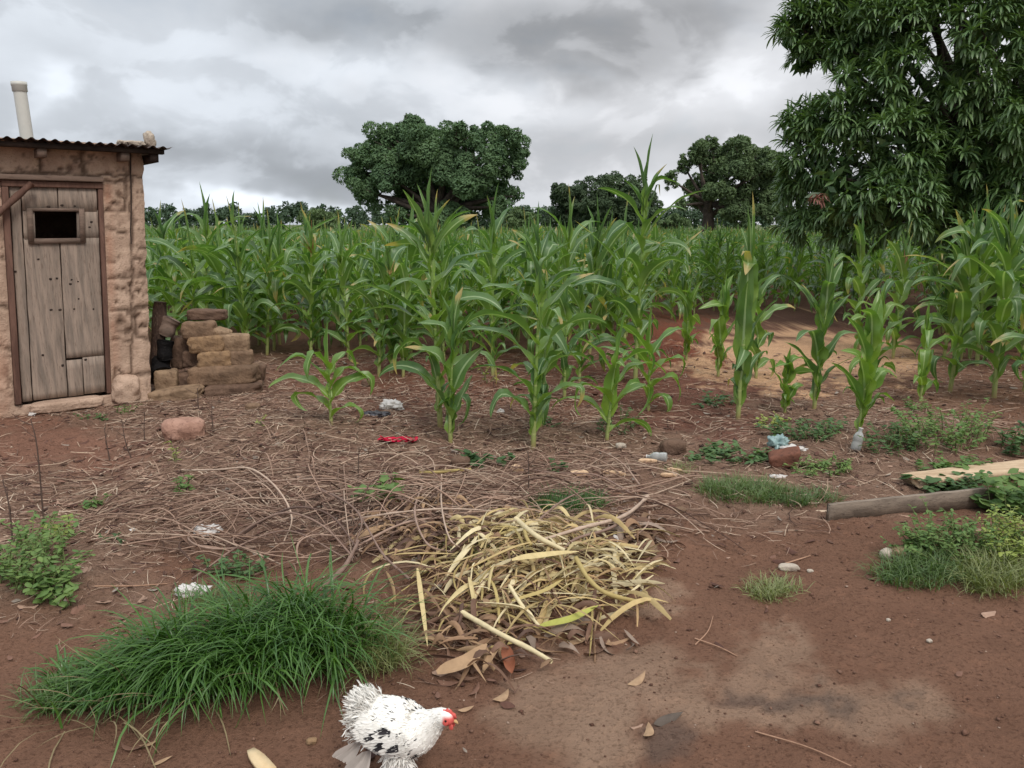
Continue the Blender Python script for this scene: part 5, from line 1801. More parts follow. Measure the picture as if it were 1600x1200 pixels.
def brush():
    rs = np.random.RandomState(14)
    rows = [([(285, 735, .10), (340, 734, .16), (390, 732, .20), (432, 762, .20), (456, 808, .12), (442, 850, .02)], .0065, 'pale stem arching over from left to right above the stem heap'),
            ([(355, 850, .02), (400, 818, .14), (450, 801, .20), (505, 822, .16), (553, 872, .05)], .007, 'long stem bowed in an arc across the middle of the stem heap'),
            ([(375, 838, .03), (425, 806, .16), (470, 792, .22), (520, 808, .16), (560, 860, .06)], .006, 'higher bowed stem just above the long arc'),
            ([(400, 855, .02), (330, 857, .05), (295, 843, .06), (305, 822, .05), (345, 800, .04)], .006, 'stem curled into a hook at the left end of the heap'),
            ([(495, 762, .08), (540, 784, .14), (565, 812, .14), (556, 848, .08)], .006, 'stem curving down to the bundle from the upper middle'),
            ([(535, 815, .05), (620, 801, .10), (700, 795, .10), (790, 800, .05)], .006, 'long straight stem lying across the top of the husk heap side'),
            ([(660, 758, .04), (648, 800, .12), (668, 850, .12), (705, 862, .05)], .006, 'stem looping down left of the crossed pale stalk'),
            ([(690, 740, .04), (690, 790, .10), (702, 840, .12), (722, 858, .05)], .005, 'thin stem hanging beside the looping one'),
            ([(1012, 776, .05), (975, 806, .08), (905, 826, .10), (840, 846, .06)], .011, 'thickest brown branch reaching in from the right of the heap'),
            ([(1005, 785, .04), (960, 822, .08), (900, 842, .08), (872, 866, .03)], .009, 'brown branch just below the thickest one'),
            ([(1000, 758, .03), (970, 722, .10), (925, 700, .10), (872, 692, .05)], .005, 'thin stem arching up behind the pale cobs'),
            ([(836, 818, .06), (880, 782, .12), (935, 758, .08)], .006, 'straight pale stem leaning across the grass tuft'),
            ([(985, 770, .03), (930, 742, .07), (860, 738, .06), (760, 722, .02)], .005, 'long thin stem lying left from the branch junction'),
            ([(500, 920, .02), (535, 890, .06), (553, 860, .09), (560, 845, .10)], .012, 'thick pale stem end at the root of the bundle'),
            ([(640, 905, .06), (600, 868, .10), (575, 826, .14), (560, 800, .10)], .006, 'stem leaning out of the bundle to the upper left'),
            ([(300, 905, .02), (380, 850, .06), (455, 830, .08), (540, 872, .06)], .005, 'low stem sweeping from the litter into the bundle'),
            ([(465, 880, .02), (466, 850, .09), (490, 836, .10), (540, 838, .08)], .005, 'short hooked stem under the arcs'),
            ([(560, 852, .05), (640, 815, .08), (740, 808, .06), (830, 812, .03)], .006, 'stem running along the back of the husk heap'),
            ([(1015, 800, .03), (1010, 822, .06), (985, 842, .04)], .006, 'short curved twig at the right end of the branches'),
            ([(320, 760, .02), (420, 752, .06), (520, 748, .06), (640, 752, .02)], .0055, 'long thin dry stem lying across the top of the heap')]
    for pts, r, lab in rows:
        pth = smooth_path([Gh(*p) for p in pts], 22)
        mb = MB(); tubes(mb, pth, np.linspace(r, r * .55, 22) * (1 + .12 * rs.randn(22)), 6, stem_colour(rs, 1) * 1.0 + .03, cap=True)
        o = mb.build('dry_stick', TWIG, loc=tuple(pth[len(pth) // 2])); tag(o, lab, 'dry stem', 'long dry stems on the stem heap')
    # the tangle underneath
    mb = MB()
    hub = Gh(550, 872)
    N, S = 400, 10
    t = np.linspace(0, 1, S)[None]
    def zone(px, py):
        return np.clip(ell(px, py, 480, 815, 260, 75, .6) + ell(px, py, 800, 790, 240, 60, .6) * .8, 0, 1)
    c = pick_ground(rs, N, zone, (-3, 2, 2.4, 5.5))
    a = rs.randn(N) * .5 + np.where(rs.rand(N) < .5, .15, -.35) + np.pi * (rs.rand(N) < .5)
    fan = rs.rand(N) < .4
    a = np.where(fan, np.arctan2(hub[1] - c[:, 1], hub[0] - c[:, 0]), a)
    L = rs.uniform(.2, .95, N)
    ang = a[:, None] + rs.randn(N, 1) * .9 * (t - .5)
    stp = np.stack([np.cos(ang), np.sin(ang)], -1) * (L / (S - 1))[:, None, None]
    xy = c[:, None] + np.cumsum(stp, 1) - stp.sum(1, keepdims=True) * .5
    arch = (rs.rand(N, 1) ** 2 * .13 + .012) * (.25 + 3 * t * (1 - t)) + .010 * rs.rand(N, 1)
    z = H(xy[..., 0], xy[..., 1]) + arch
    tubes(mb, np.concatenate([xy, z[..., None]], -1), rs.uniform(.0018, .0048, (N, 1)) * np.linspace(1, .6, S), 5, stem_colour(rs, N))
    o = mb.build('stem_tangle', TWIG, loc=tuple(hub))
    tag(o, 'tangled heap of thin brown dry stems behind the husk heap', 'dry stems', kind='stuff')


brush()


# ---------------------------------------------------------------- heap of yellow maize husks
def husks():
    rs = np.random.RandomState(19)
    yel = [lin(216, 196, 144)[:3], lin(198, 174, 122)[:3], lin(228, 212, 170)[:3], lin(188, 168, 110)[:3], lin(194, 162, 118)[:3]]
    brn = [lin(158, 126, 98)[:3], lin(128, 98, 80)[:3], lin(182, 150, 116)[:3], lin(104, 80, 68)[:3]]
    rows = [([(806, 811, .14), (839, 838, .16), (882, 860, .13)], .024, 2, 'stout pale stalk crossing another at the top of the husk heap', 't'),
            ([(817, 815, .12), (822, 838, .14), (830, 852, .12)], .018, 3, 'short pale stalk crossed by the stout one at the top of the heap', 't'),
            ([(722, 957, .08), (780, 990, .09), (830, 1015, .05), (862, 1034, .02)], .020, 2, 'long cream stalk pointing out of the front of the heap', 't'),
            ([(683, 1052, .02), (728, 1036, .06), (761, 1006, .09)], .050, 'tan', 'broad tan dry leaf at the front of the husk heap', 'r'),
            ([(842, 980, .05), (891, 970, .08), (935, 946, .10)], .036, 'grn', 'green-tinged folded husk on the right front of the heap', 'r'),
            ([(652, 888, .13), (659, 942, .11), (668, 1010, .04)], .018, 0, 'narrow yellow blade hanging down the left side of the heap', 'r'),
            ([(735, 888, .15), (800, 858, .17), (838, 846, .16)], .022, 1, 'yellow blade pointing up to the crossed stalks', 'r'),
            ([(800, 876, .17), (850, 870, .18), (905, 862, .15)], .040, 0, 'broad yellow husk lying along the top of the heap', 'r'),
            ([(900, 872, .15), (920, 905, .15), (950, 928, .12), (1005, 942, .04)], .020, 3, 'yellow stalk sloping down to the right tip of the heap', 't'),
            ([(745, 942, .10), (810, 950, .12), (835, 965, .09)], .026, 2, 'cream husk lying across the middle of the heap', 'r'),
            ([(800, 940, .12), (850, 925, .15), (880, 905, .16)], .024, 3, 'yellow-green husk rising to the right in the middle of the heap', 'r'),
            ([(796, 915, .15), (815, 945, .12), (842, 978, .05)], .016, 2, 'thin pale stalk slanting across the front of the heap', 't'),
            ([(790, 1010, .05), (797, 1035, .04), (800, 1052, .01)], .042, 'red', 'rust-brown dry leaf hanging at the front foot of the heap', 'r'),
            ([(757, 1048, .01), (770, 1025, .06), (782, 1010, .07)], .030, 'tan', 'curled tan leaf beside the rust-brown one', 'r'),
            ([(655, 738, .05), (690, 737, .06), (735, 733, .04)], .022, 3, 'lone yellow stalk lying high on the stems above the heap', 't'),
            ([(612, 868, .10), (650, 866, .12), (715, 866, .11)], .020, 1, 'yellow blade lying on the stems at the upper left of the heap', 'r')]
    sp = {'tan': brn[2], 'grn': lin(178, 178, 92)[:3], 'red': lin(150, 92, 66)[:3]}
    for pts, w, c, lab, kind in rows:
        col = np.array([yel[c] if isinstance(c, int) else sp[c]])
        pth = smooth_path([Gh(p[0], p[1], p[2] * .62 + .02) for p in pts], 12)
        mb = MB()
        if kind == 't':
            tubes(mb, pth, np.linspace(w * .5, w * .38, 12) * (1 + .06 * rs.randn(12)), 8, col, cap=True)
            nm, ct = 'dry_stalk', 'dry stalk'
        else:
            tn = np.gradient(pth, axis=0)
            sd = norm(np.cross(tn, [0, 0, 1.0])) + rs.randn(3) * .25
            prof = np.array([.35, .7, .9, 1, 1, 1, .95, .9, .8, .65, .4, .08])
            ribbons(mb, pth[None], (w * prof)[None], sd[None], col, fold=.55)
            nm, ct = 'dry_leaf', 'dry leaf'
        o = mb.build(nm, HUSK, loc=tuple(pth[6])); tag(o, lab, ct, 'dry maize pieces on the husk heap')
    mb = MB()
    def strips(N, zone, cols, Lr, Wr, lift, box_, wild=.55):
        S = 7
        t = np.linspace(0, 1, S)[None]
        c = pick_ground(rs, N, zone, box_)
        a = rs.rand(N) * 6.28
        a = np.where(rs.rand(N) < .55, rs.randn(N) * wild + .25 + np.pi * (rs.rand(N) < .5), a)
        L = rs.uniform(*Lr, N)
        ang = a[:, None] + rs.randn(N, 1) * .45 * (t - .5)
        stp = np.stack([np.cos(ang), np.sin(ang)], -1) * (L / (S - 1))[:, None, None]
        xy = c[:, None] + np.cumsum(stp, 1) - stp.sum(1, keepdims=True) * .5
        z = H(xy[..., 0], xy[..., 1]) + .008 + lift * rs.rand(N, 1) + rs.randn(N, 1) * .10 * L[:, None] * (t - .5) + rs.uniform(-.02, .06, (N, 1)) * 4 * t * (1 - t)
        z = np.maximum(z, H(xy[..., 0], xy[..., 1]) + .004)
        pth = np.concatenate([xy, z[..., None]], -1)
        w = rs.uniform(*Wr, (N, 1)) * np.array([.45, .9, 1, .95, .8, .5, .1])
        side = np.stack([-np.sin(ang), np.cos(ang), rs.randn(N, 1) * .7 + 0 * ang], -1)
        tw = rs.randn(N, 1) * t
        side = side + np.stack([0 * tw, 0 * tw, tw], -1)
        col = np.array(cols)[rs.randint(len(cols), size=N)] * rs.uniform(.62, 1.10, (N, 1))
        ribbons(mb, pth, w, side, col, fold=.5)
    core = lambda px, py: np.clip(ell(px, py, 840, 915, 150, 72, .5) + ell(px, py, 930, 925, 75, 45, .5), 0, 1)
    strips(300, core, yel + brn[2:3], (.10, .36), (.004, .012), .05, (-.8, 1.0, 2.3, 4.0), .9)
    strips(250, core, yel[:3], (.10, .30), (.010, .026), .055, (-.8, 1.0, 2.3, 4.0))
    strips(190, lambda px, py: ell(px, py, 740, 940, 110, 60, .6), yel[3:] + brn, (.10, .30), (.004, .014), .05, (-.8, 1.0, 2.3, 4.0))
    strips(330, lambda px, py: np.clip(ell(px, py, 740, 1010, 110, 50, .5) + ell(px, py, 680, 860, 120, 40, .5) * .8, 0, 1), brn, (.05, .18), (.010, .026), .035, (-.9, 1.0, 2.0, 4.2))
    strips(90, lambda px, py: np.clip(ell(px, py, 910, 1000, 60, 25, .5) + ell(px, py, 985, 855, 50, 30, .5), 0, 1), [brn[1], brn[0], lin(160, 140, 124)[:3]], (.07, .2), (.014, .04), .02, (-.9, 1.3, 2.0, 4.2))
    b = Gh(830, 940)
    o = mb.build('husk_heap', HUSK, loc=tuple(b))
    tag(o, 'heap of dry yellow maize leaves and husks on the ground behind the hen', 'husk heap', kind='stuff')


husks()


# ---------------------------------------------------------------- boards
def board(name, ends, thick, hgt, mat, label, ragged=.01):
    """a plank lying or standing on its edge between two ground points"""
    a, b = np.array(ends[0]), np.array(ends[1])
    rs_ = np.random.RandomState(5)
    d = b - a; L = np.linalg.norm(d); d = d / L
    s = norm(np.cross([0, 0, 1.0], d)); u = np.cross(d, s)
    n = 26
    t = np.linspace(0, 1, n)
    ring = np.array([[-1, 0], [-1, .985], [-.93, 1], [.93, 1], [1, .985], [1, 0]], float)
    rag = (vnoise(np.stack([t * 14, t * 0], -1), 5) - .5)
    v = []
    for i in range(n):
        c = a + d * L * t[i]
        for q in ring:
            w = .5 * thick * q[0] + (rag[i] * .05 * thick)
            jag = d * (rs_.rand() * ragged if i == 0 else 0)
            v.append(c + jag + s * w + u * hgt * (q[1] * (1 + .03 * rag[i])))
    mb = MB(); mb.add(np.array(v), grid_faces(n, 6, True))
    mb.f.append(np.array([[0, 1, 2, 3, 4, 5]])); mb.f.append(np.array([[5, 4, 3, 2, 1, 0]]) + (n - 1) * 6)
    o = mb.build(name, mat, loc=tuple(a), smooth=False)
    return tag(o, label, 'board')


BOARD1 = rough_mat('grey_board', lin(150, 136, 122), lin(118, 106, 95), lin(84, 74, 66), scale=4, stretch=(.8, 7, 7), bmp=.6, bdist=.004, fine=50)
BOARD2 = rough_mat('pale_board', lin(206, 182, 152), lin(176, 150, 122), lin(128, 100, 80), scale=4, stretch=(.8, 6, 6), bmp=.5, bdist=.004, fine=50)
a_ = Gh(1291, 816); b_ = Gh(1560, 789)
board('timber_board', (a_ - [0, 0, .01], b_ + [0, 0, .0]), .022, .104, BOARD1, 'weathered grey board standing on its edge at the right')
a_ = Gh(1412, 762); b_ = Gh(1640, 742)
board('timber_plank', (a_ + [0, 0, .02], b_ + [0, 0, .05]), .16, .035, BOARD2, 'pale broken plank lying flat behind the grey board', ragged=.13)


# ---------------------------------------------------------------- litter left by people, stones, cobs
def crumple(name, px, py, size, mat, label, cat, seed, squash=.6, noise=.5, freq=2.2, h=.3, rot=0.0):
    v, f = lump(size, 2.0, noise, freq, seed, 14)
    v = v + (np.abs(fbm(v / max(size) * 6 + seed, 2, seed) - .5)[:, None] - .12) * max(size) * .5 * norm(v)
    v = v @ rotm(0, 0, rot).T
    g = Gh(px, py)
    mb = MB(); mb.add(v, f)
    o = mb.build(name, mat, smooth=False)
    o.location = (g[0], g[1], g[2] + size[2] * h)
    return tag(o, label, cat)


def plastic(name, c, rough=.35, trans=.0):
    m = plain_mat(name, c, rough, .5, trans)
    return m


PW = plastic('dirty_white_plastic', lin(206, 200, 194)); PB = plastic('black_plastic', lin(62, 60, 66)); PT = plastic('turquoise_plastic', lin(138, 162, 160), .3)
CLEAR = plastic('cloudy_clear_plastic', lin(172, 172, 168), .3, .3); REDC = col_mat('red_cloth', .9, .3, 30); COB = rough_mat('pale_cob', lin(214, 184, 150), lin(178, 144, 114), lin(136, 100, 78), scale=14, bmp=.6, bdist=.004)
PALEW = rough_mat('pale_wood_chip', lin(226, 202, 162), lin(204, 176, 136), scale=10, bmp=.4, bdist=.003)
BRICKR = rough_mat('fired_brick', lin(128, 86, 70), lin(102, 70, 58), lin(76, 54, 47), scale=7, bmp=.7)

crumple('plastic_bag', 612, 640, (.17, .12, .09), PW, 'crumpled dirty white plastic bag left of the tall maize plant', 'plastic bag', 3)
crumple('plastic_sheet', 588, 650, (.20, .12, .05), PB, 'scrap of black plastic beside the crumpled white bag', 'plastic scrap', 5)
crumple('plastic_scrap', 782, 645, (.06, .05, .04), PW, 'small bright white plastic scrap between the tall and the bushy maize', 'plastic scrap', 7)
crumple('plastic_bag', 1216, 700, (.13, .11, .10), PT, 'crumpled turquoise plastic bag in the weeds', 'plastic bag', 9)
crumple('plastic_wrapper', 1240, 704, (.16, .08, .04), PW, 'flat greyish plastic wrapper right of the turquoise bag', 'wrapper', 10)
crumple('plastic_bag', 325, 834, (.13, .09, .05), PW, 'torn whitish plastic bag caught at the left end of the stem heap', 'plastic bag', 12)
crumple('plastic_scrap', 207, 832, (.028, .028, .026), PW, 'small round white scrap in the litter on the left', 'plastic scrap', 14, noise=.2)
crumple('plastic_scrap', 300, 930, (.13, .06, .05), PW, 'whitish scrap at the back edge of the big grass clump', 'plastic scrap', 17)
crumple('wrapper', 962, 850, (.035, .03, .05), PW, 'tiny shiny wrapper at the right end of the stem heap', 'wrapper', 19)
crumple('plastic_scrap', 50, 650, (.05, .04, .03), PW, 'small white scrap on the ground below the latrine threshold', 'plastic scrap', 23)
crumple('paper_scrap', 1215, 746, (.10, .05, .02), PW, 'flat white paper scrap in front of the broken red brick', 'paper scrap', 29)


def cloth():
    rs = np.random.RandomState(4)
    g = Gh(622, 692)
    n, m = 26, 10
    u, v = np.meshgrid(np.linspace(-.5, .5, n), np.linspace(-.5, .5, m), indexing='ij')
    x = u * .24 + .02 * np.sin(v * 7); y = v * .11 + .02 * np.sin(u * 9)
    z = .02 + .05 * fbm(np.stack([u * 7, v * 4], -1), 3, 8) - .01
    x = x + (fbm(np.stack([u * 5, v * 5], -1), 2, 9) - .5) * .06; y = y + (fbm(np.stack([u * 6, v * 5], -1), 2, 10) - .5) * .07
    p = np.stack([x, y, z - .015], -1)
    mb = MB()
    c = np.array(lin(196, 34, 66)[:3])
    mb.add(p.reshape(-1, 3), grid_faces(n, m), np.tile(c, (n * m, 1))); mb.add((p - [0, 0, .003]).reshape(-1, 3), grid_faces(n, m)[:, ::-1], np.tile(c, (n * m, 1)))
    o = mb.build('red_cloth', REDC); o.location = tuple(g + [0, 0, .004]); o.rotation_euler = (0, 0, .1)
    tag(o, 'crimson scrap of cloth lying in the litter below the tall maize', 'cloth')


cloth()


def bottle(px, py, L, r, rot, label, up=False):
    g = Gh(px, py)
    prof = np.array([[0, .01], [.0, .75], [.02, .95], [.08, 1], [.30, 1], [.34, .93], [.42, .93], [.46, 1], [.62, 1], [.74, .72], [.82, .40], [.84, .38], [.95, .38], [.955, .42], [1.0, .42], [1.0, .01]])
    pth = np.stack([prof[:, 0] * L + np.arange(len(prof)) * 1e-5, 0 * prof[:, 0], 0 * prof[:, 0]], -1)
    root = thing('plastic_bottle', tuple(g + [0, 0, r * (.9 if not up else 0)]), label, 'bottle')
    M = rotm(0, rot[0], rot[1])
    def ringed(p, rad, nm, mat):
        th = np.linspace(0, 2 * np.pi, 18, endpoint=False)
        v = np.stack([np.repeat(p[:, 0], 18), (rad[:, None] * np.cos(th)).ravel(), (rad[:, None] * np.sin(th)).ravel()], -1) @ M.T
        mb = MB(); mb.add(v, grid_faces(len(p), 18, True)); mb.build(nm, mat, root)
    ringed(pth[:13], prof[:13, 1] * r, 'body', CLEAR)
    ringed(pth[12:], prof[12:, 1] * r * 1.05, 'cap', PW)
    return root


bottle(1042, 722, .13, .032, (.05, 2.8), 'small crushed clear plastic bottle lying right of the pale cobs')
bottle(1336, 704, .15, .032, (-1.3, .5), 'cloudy plastic bottle stuck upright in the weeds by the broad-leaved maize', True)

for i, (px, py, L, r, rz, lab) in enumerate([(808, 738, .095, .034, -.5, 'pale yellow maize cob lying alone below the bushy maize'), (1012, 723, .13, .020, .1, 'pale cob left of the crushed plastic bottle'),
                                            (1045, 745, .11, .018, -.1, 'pale cob lying below the crushed plastic bottle'), (1053, 737, .10, .018, -.2, 'pale cob lying just behind the one below the bottle'),
                                            (905, 744, .13, .028, .2, 'pale cob husk in the light scraps right of the bluish weed'), (960, 742, .15, .020, -.3, 'tan split cob at the right end of the light scraps')]):
    solid('maize_cob', COB, tuple(Gh(px, py) + [0, 0, r * .55]), (L * .9, r * 1.5, r * 1.5), lab, 'cob', 2.8, .16, (0, .05, rz), 40 + i, None, 8)
for i, (px, py, s, rz, mat, lab) in enumerate([(1386, 872, (.062, .05, .05), .3, STONE, 'pale broken stone, left one of the two by the right-hand weeds'), (1406, 872, (.075, .06, .055), -.2, MUDBR[0], 'tan stone, right one of the two by the right-hand weeds'),
                                              (1232, 890, (.085, .045, .03), -.1, STONE, 'flat whitish stone above the olive grass tuft'), (1266, 894, (.025, .02, .014), 0, STONE, 'tiny pale pebble right of the flat whitish stone'),
                                              (487, 1161, (.030, .022, .018), .2, MUDBR[2], 'small yellowish pebble left of the hen'), (1062, 800, (.06, .05, .03), .2, MUDBR[1], 'pinkish flat stone on the crumbly soil right of the branches'),
                                              (1052, 708, (.17, .10, .11), .1, MUDBR[3], 'dark earth lump behind the crushed plastic bottle'), (720, 728, (.12, .10, .07), .1, MUDBR[3], 'dark clod left of the round-leaved weed'),
                                              (575, 602, (.12, .10, .07), .3, MUDBR[3], 'dark soil clod at the field edge left of the bare pale stalk'), (395, 640, (.12, .10, .06), .3, MUDBR[1], 'brown clod right of the brick stack'),
                                              (1004, 862, (.13, .10, .035), .2, MUDBR[0], 'flat tan slab lying right of the stem heap'), (970, 700, (.07, .06, .04), .2, STONE, 'pale lump behind the thin arching stem'),
                                              (1452, 1003, (.020, .016, .012), .2, STONE, 'small pale pebble on the open soil at the right'), (1388, 970, (.016, .014, .010), .2, STONE, 'tiny pale pebble on the soil below the right-hand weeds')]):
    solid('stone', mat, tuple(Gh(px, py) + [0, 0, s[2] * .35]), s, lab, 'stone', 2.8, .2, (0.05, 0, rz), 60 + i, None, 8)


def rubble_brick():
    g = Gh(1226, 728)
    v, f = lump((.19, .13, .09), 7, .07, 2.2, 5, 14)
    keep = v[:, 0] - v[:, 2] * .8 < .075
    v[:, 0] = np.where(keep, v[:, 0], v[:, 2] * .8 + .075)
    mb = MB(); mb.add(v @ rotm(.12, -.3, -.25).T, f)
    o = mb.build('broken_brick', BRICKR); o.location = tuple(g + [0, 0, .05])
    tag(o, 'broken rust-red brick tilted in the weeds below the turquoise bag', 'brick')


rubble_brick()


def wood_chip():
    g = Gh(398, 1193)
    a, b = g + [-.02, .03, .012], g + [.06, -.06, .012]
    pth = smooth_path([a, (a + b) / 2, b], 6)
    d = norm(b - a); s = np.array([-d[1], d[0], 0])
    w = np.array([.010, .016, .019, .020, .020, .020])
    v = np.concatenate([pth - s * w[:, None], pth + s * w[:, None], pth + s * w[:, None] + [0, 0, .012], pth - s * w[:, None] + [0, 0, .012]]).reshape(4, 6, 3).transpose(1, 0, 2)
    mb = MB(); mb.add(v.reshape(-1, 3), grid_faces(6, 4, True)); mb.f.append(np.array([[0, 1, 2, 3]])); mb.f.append(np.array([[23, 22, 21, 20]]))
    o = mb.build('wood_chip', PALEW, loc=tuple(g), smooth=False)
    tag(o, 'pale wood chip at the bottom edge left of the hen', 'wood chip')


wood_chip()


def fallen_leaf(px, py, L, W, az, c, label, seed, curl=.3):
    rs = np.random.RandomState(seed)
    g = Gh(px, py)
    t = np.linspace(-.5, .5, 9)
    prof = np.array([.06, .5, .85, 1, 1, .9, .68, .38, .03])
    x = L * t; z = .010 + curl * L * (t ** 2) * .8 + .10 * L * rs.randn() * t
    ang = az + rs.randn() * .5 * t
    pth = np.stack([x * np.cos(ang), x * np.sin(ang), z], -1)
    mb = MB()
    side = np.array([-math.sin(az), math.cos(az), rs.randn() * .25])
    ribbons(mb, pth[None], (W * prof)[None], side[None, None], np.array([c]), fold=.45)
    o = mb.build('fallen_leaf', DRYLEAF); o.location = tuple(g)
    tag(o, label, 'dry leaf', 'dry leaves lying on the bare soil')


tan = lin(176, 146, 116)[:3]; brown = lin(130, 98, 82)[:3]; grey = lin(98, 88, 80)[:3]
for i, a in enumerate([(996, 1066, .085, .03, .7, tan, 'tan dry leaf alone in the pale worn soil patch'), (1013, 1146, .07, .03, 1.3, tan, 'upright-pointing tan leaf beside the dark grey one'),
                       (1043, 1128, .11, .03, .5, grey, 'dark grey pointed leaf on the soil right of the hen'), (785, 1092, .08, .03, .9, tan, 'curled tan leaf below the front of the husk heap'),
                       (728, 1111, .05, .02, .2, tan, 'small tan leaf just right of the hen head'), (207, 1172, .08, .03, -.1, brown, 'brown leaf below the big grass clump'), (232, 1166, .05, .022, .5, tan, 'small tan leaf right of the brown one below the clump'),
                       (742, 1082, .07, .022, 1.1, brown, 'brown curled leaf hanging above the hen head'), (900, 1003, .11, .04, .1, tan, 'grey-tan leaf right of the cream stalk'), (925, 990, .10, .035, -.2, brown, 'brown leaf under the right front of the husk heap'),
                       (950, 1008, .05, .02, 1.2, tan, 'small upright tan leaf right of the husk heap'), (700, 1070, .08, .03, -.4, brown, 'brown leaf between the hen and the broad tan leaf'), (1230, 772, .09, .03, .1, tan, 'pale leaf on the low grass before the boards'),
                       (252, 1192, .06, .02, .8, tan, 'pale leaf at the bottom edge below the clump'), (1284, 800, .08, .02, -.1, lin(206, 184, 160)[:3], 'pale splinter at the left end of the grey board'),
                       (1000, 880, .14, .05, .2, brown, 'large brown leaf at the right foot of the husk heap'), (985, 838, .16, .06, -.1, tan, 'large tan leaf among the branches at the right')]):
    fallen_leaf(*a, seed=i + 3)
# twigs on the bare soil
for i, (p, q, r, lab) in enumerate([((1086, 1000), (1152, 1028), .003, 'straight thin straw on the soil below the olive tuft'), ((1180, 1146), (1330, 1200), .0025, 'long thin straw at the bottom right of the soil'),
                                    ((1222, 884), (1266, 870), .004, 'short brown twig above the flat whitish stone'), ((148, 918), (262, 914), .0035, 'long straight reddish stalk in the litter behind the big clump'),
                                    ((1086, 1010), (1114, 965), .0025, 'thin dark twig crossing the straight straw'), ((880, 770), (1000, 775), .003, 'thin twig lying left of the branch junction')]):
    a, b = Gh(*p), Gh(*q)
    m_ = (a + b) / 2; m_[:2] += np.array([.01, -.012]); m_[2] = float(H(m_[0], m_[1])) + .012
    pth = smooth_path([a + [0, 0, .006], m_, b + [0, 0, .006]], 10)
    mb = MB(); tubes(mb, pth, np.linspace(r, r * .6, 10), 5, np.array([lin(176, 140, 116)[:3]]))
    o = mb.build('dry_twig', TWIG, loc=tuple(m_)); tag(o, lab, 'twig')

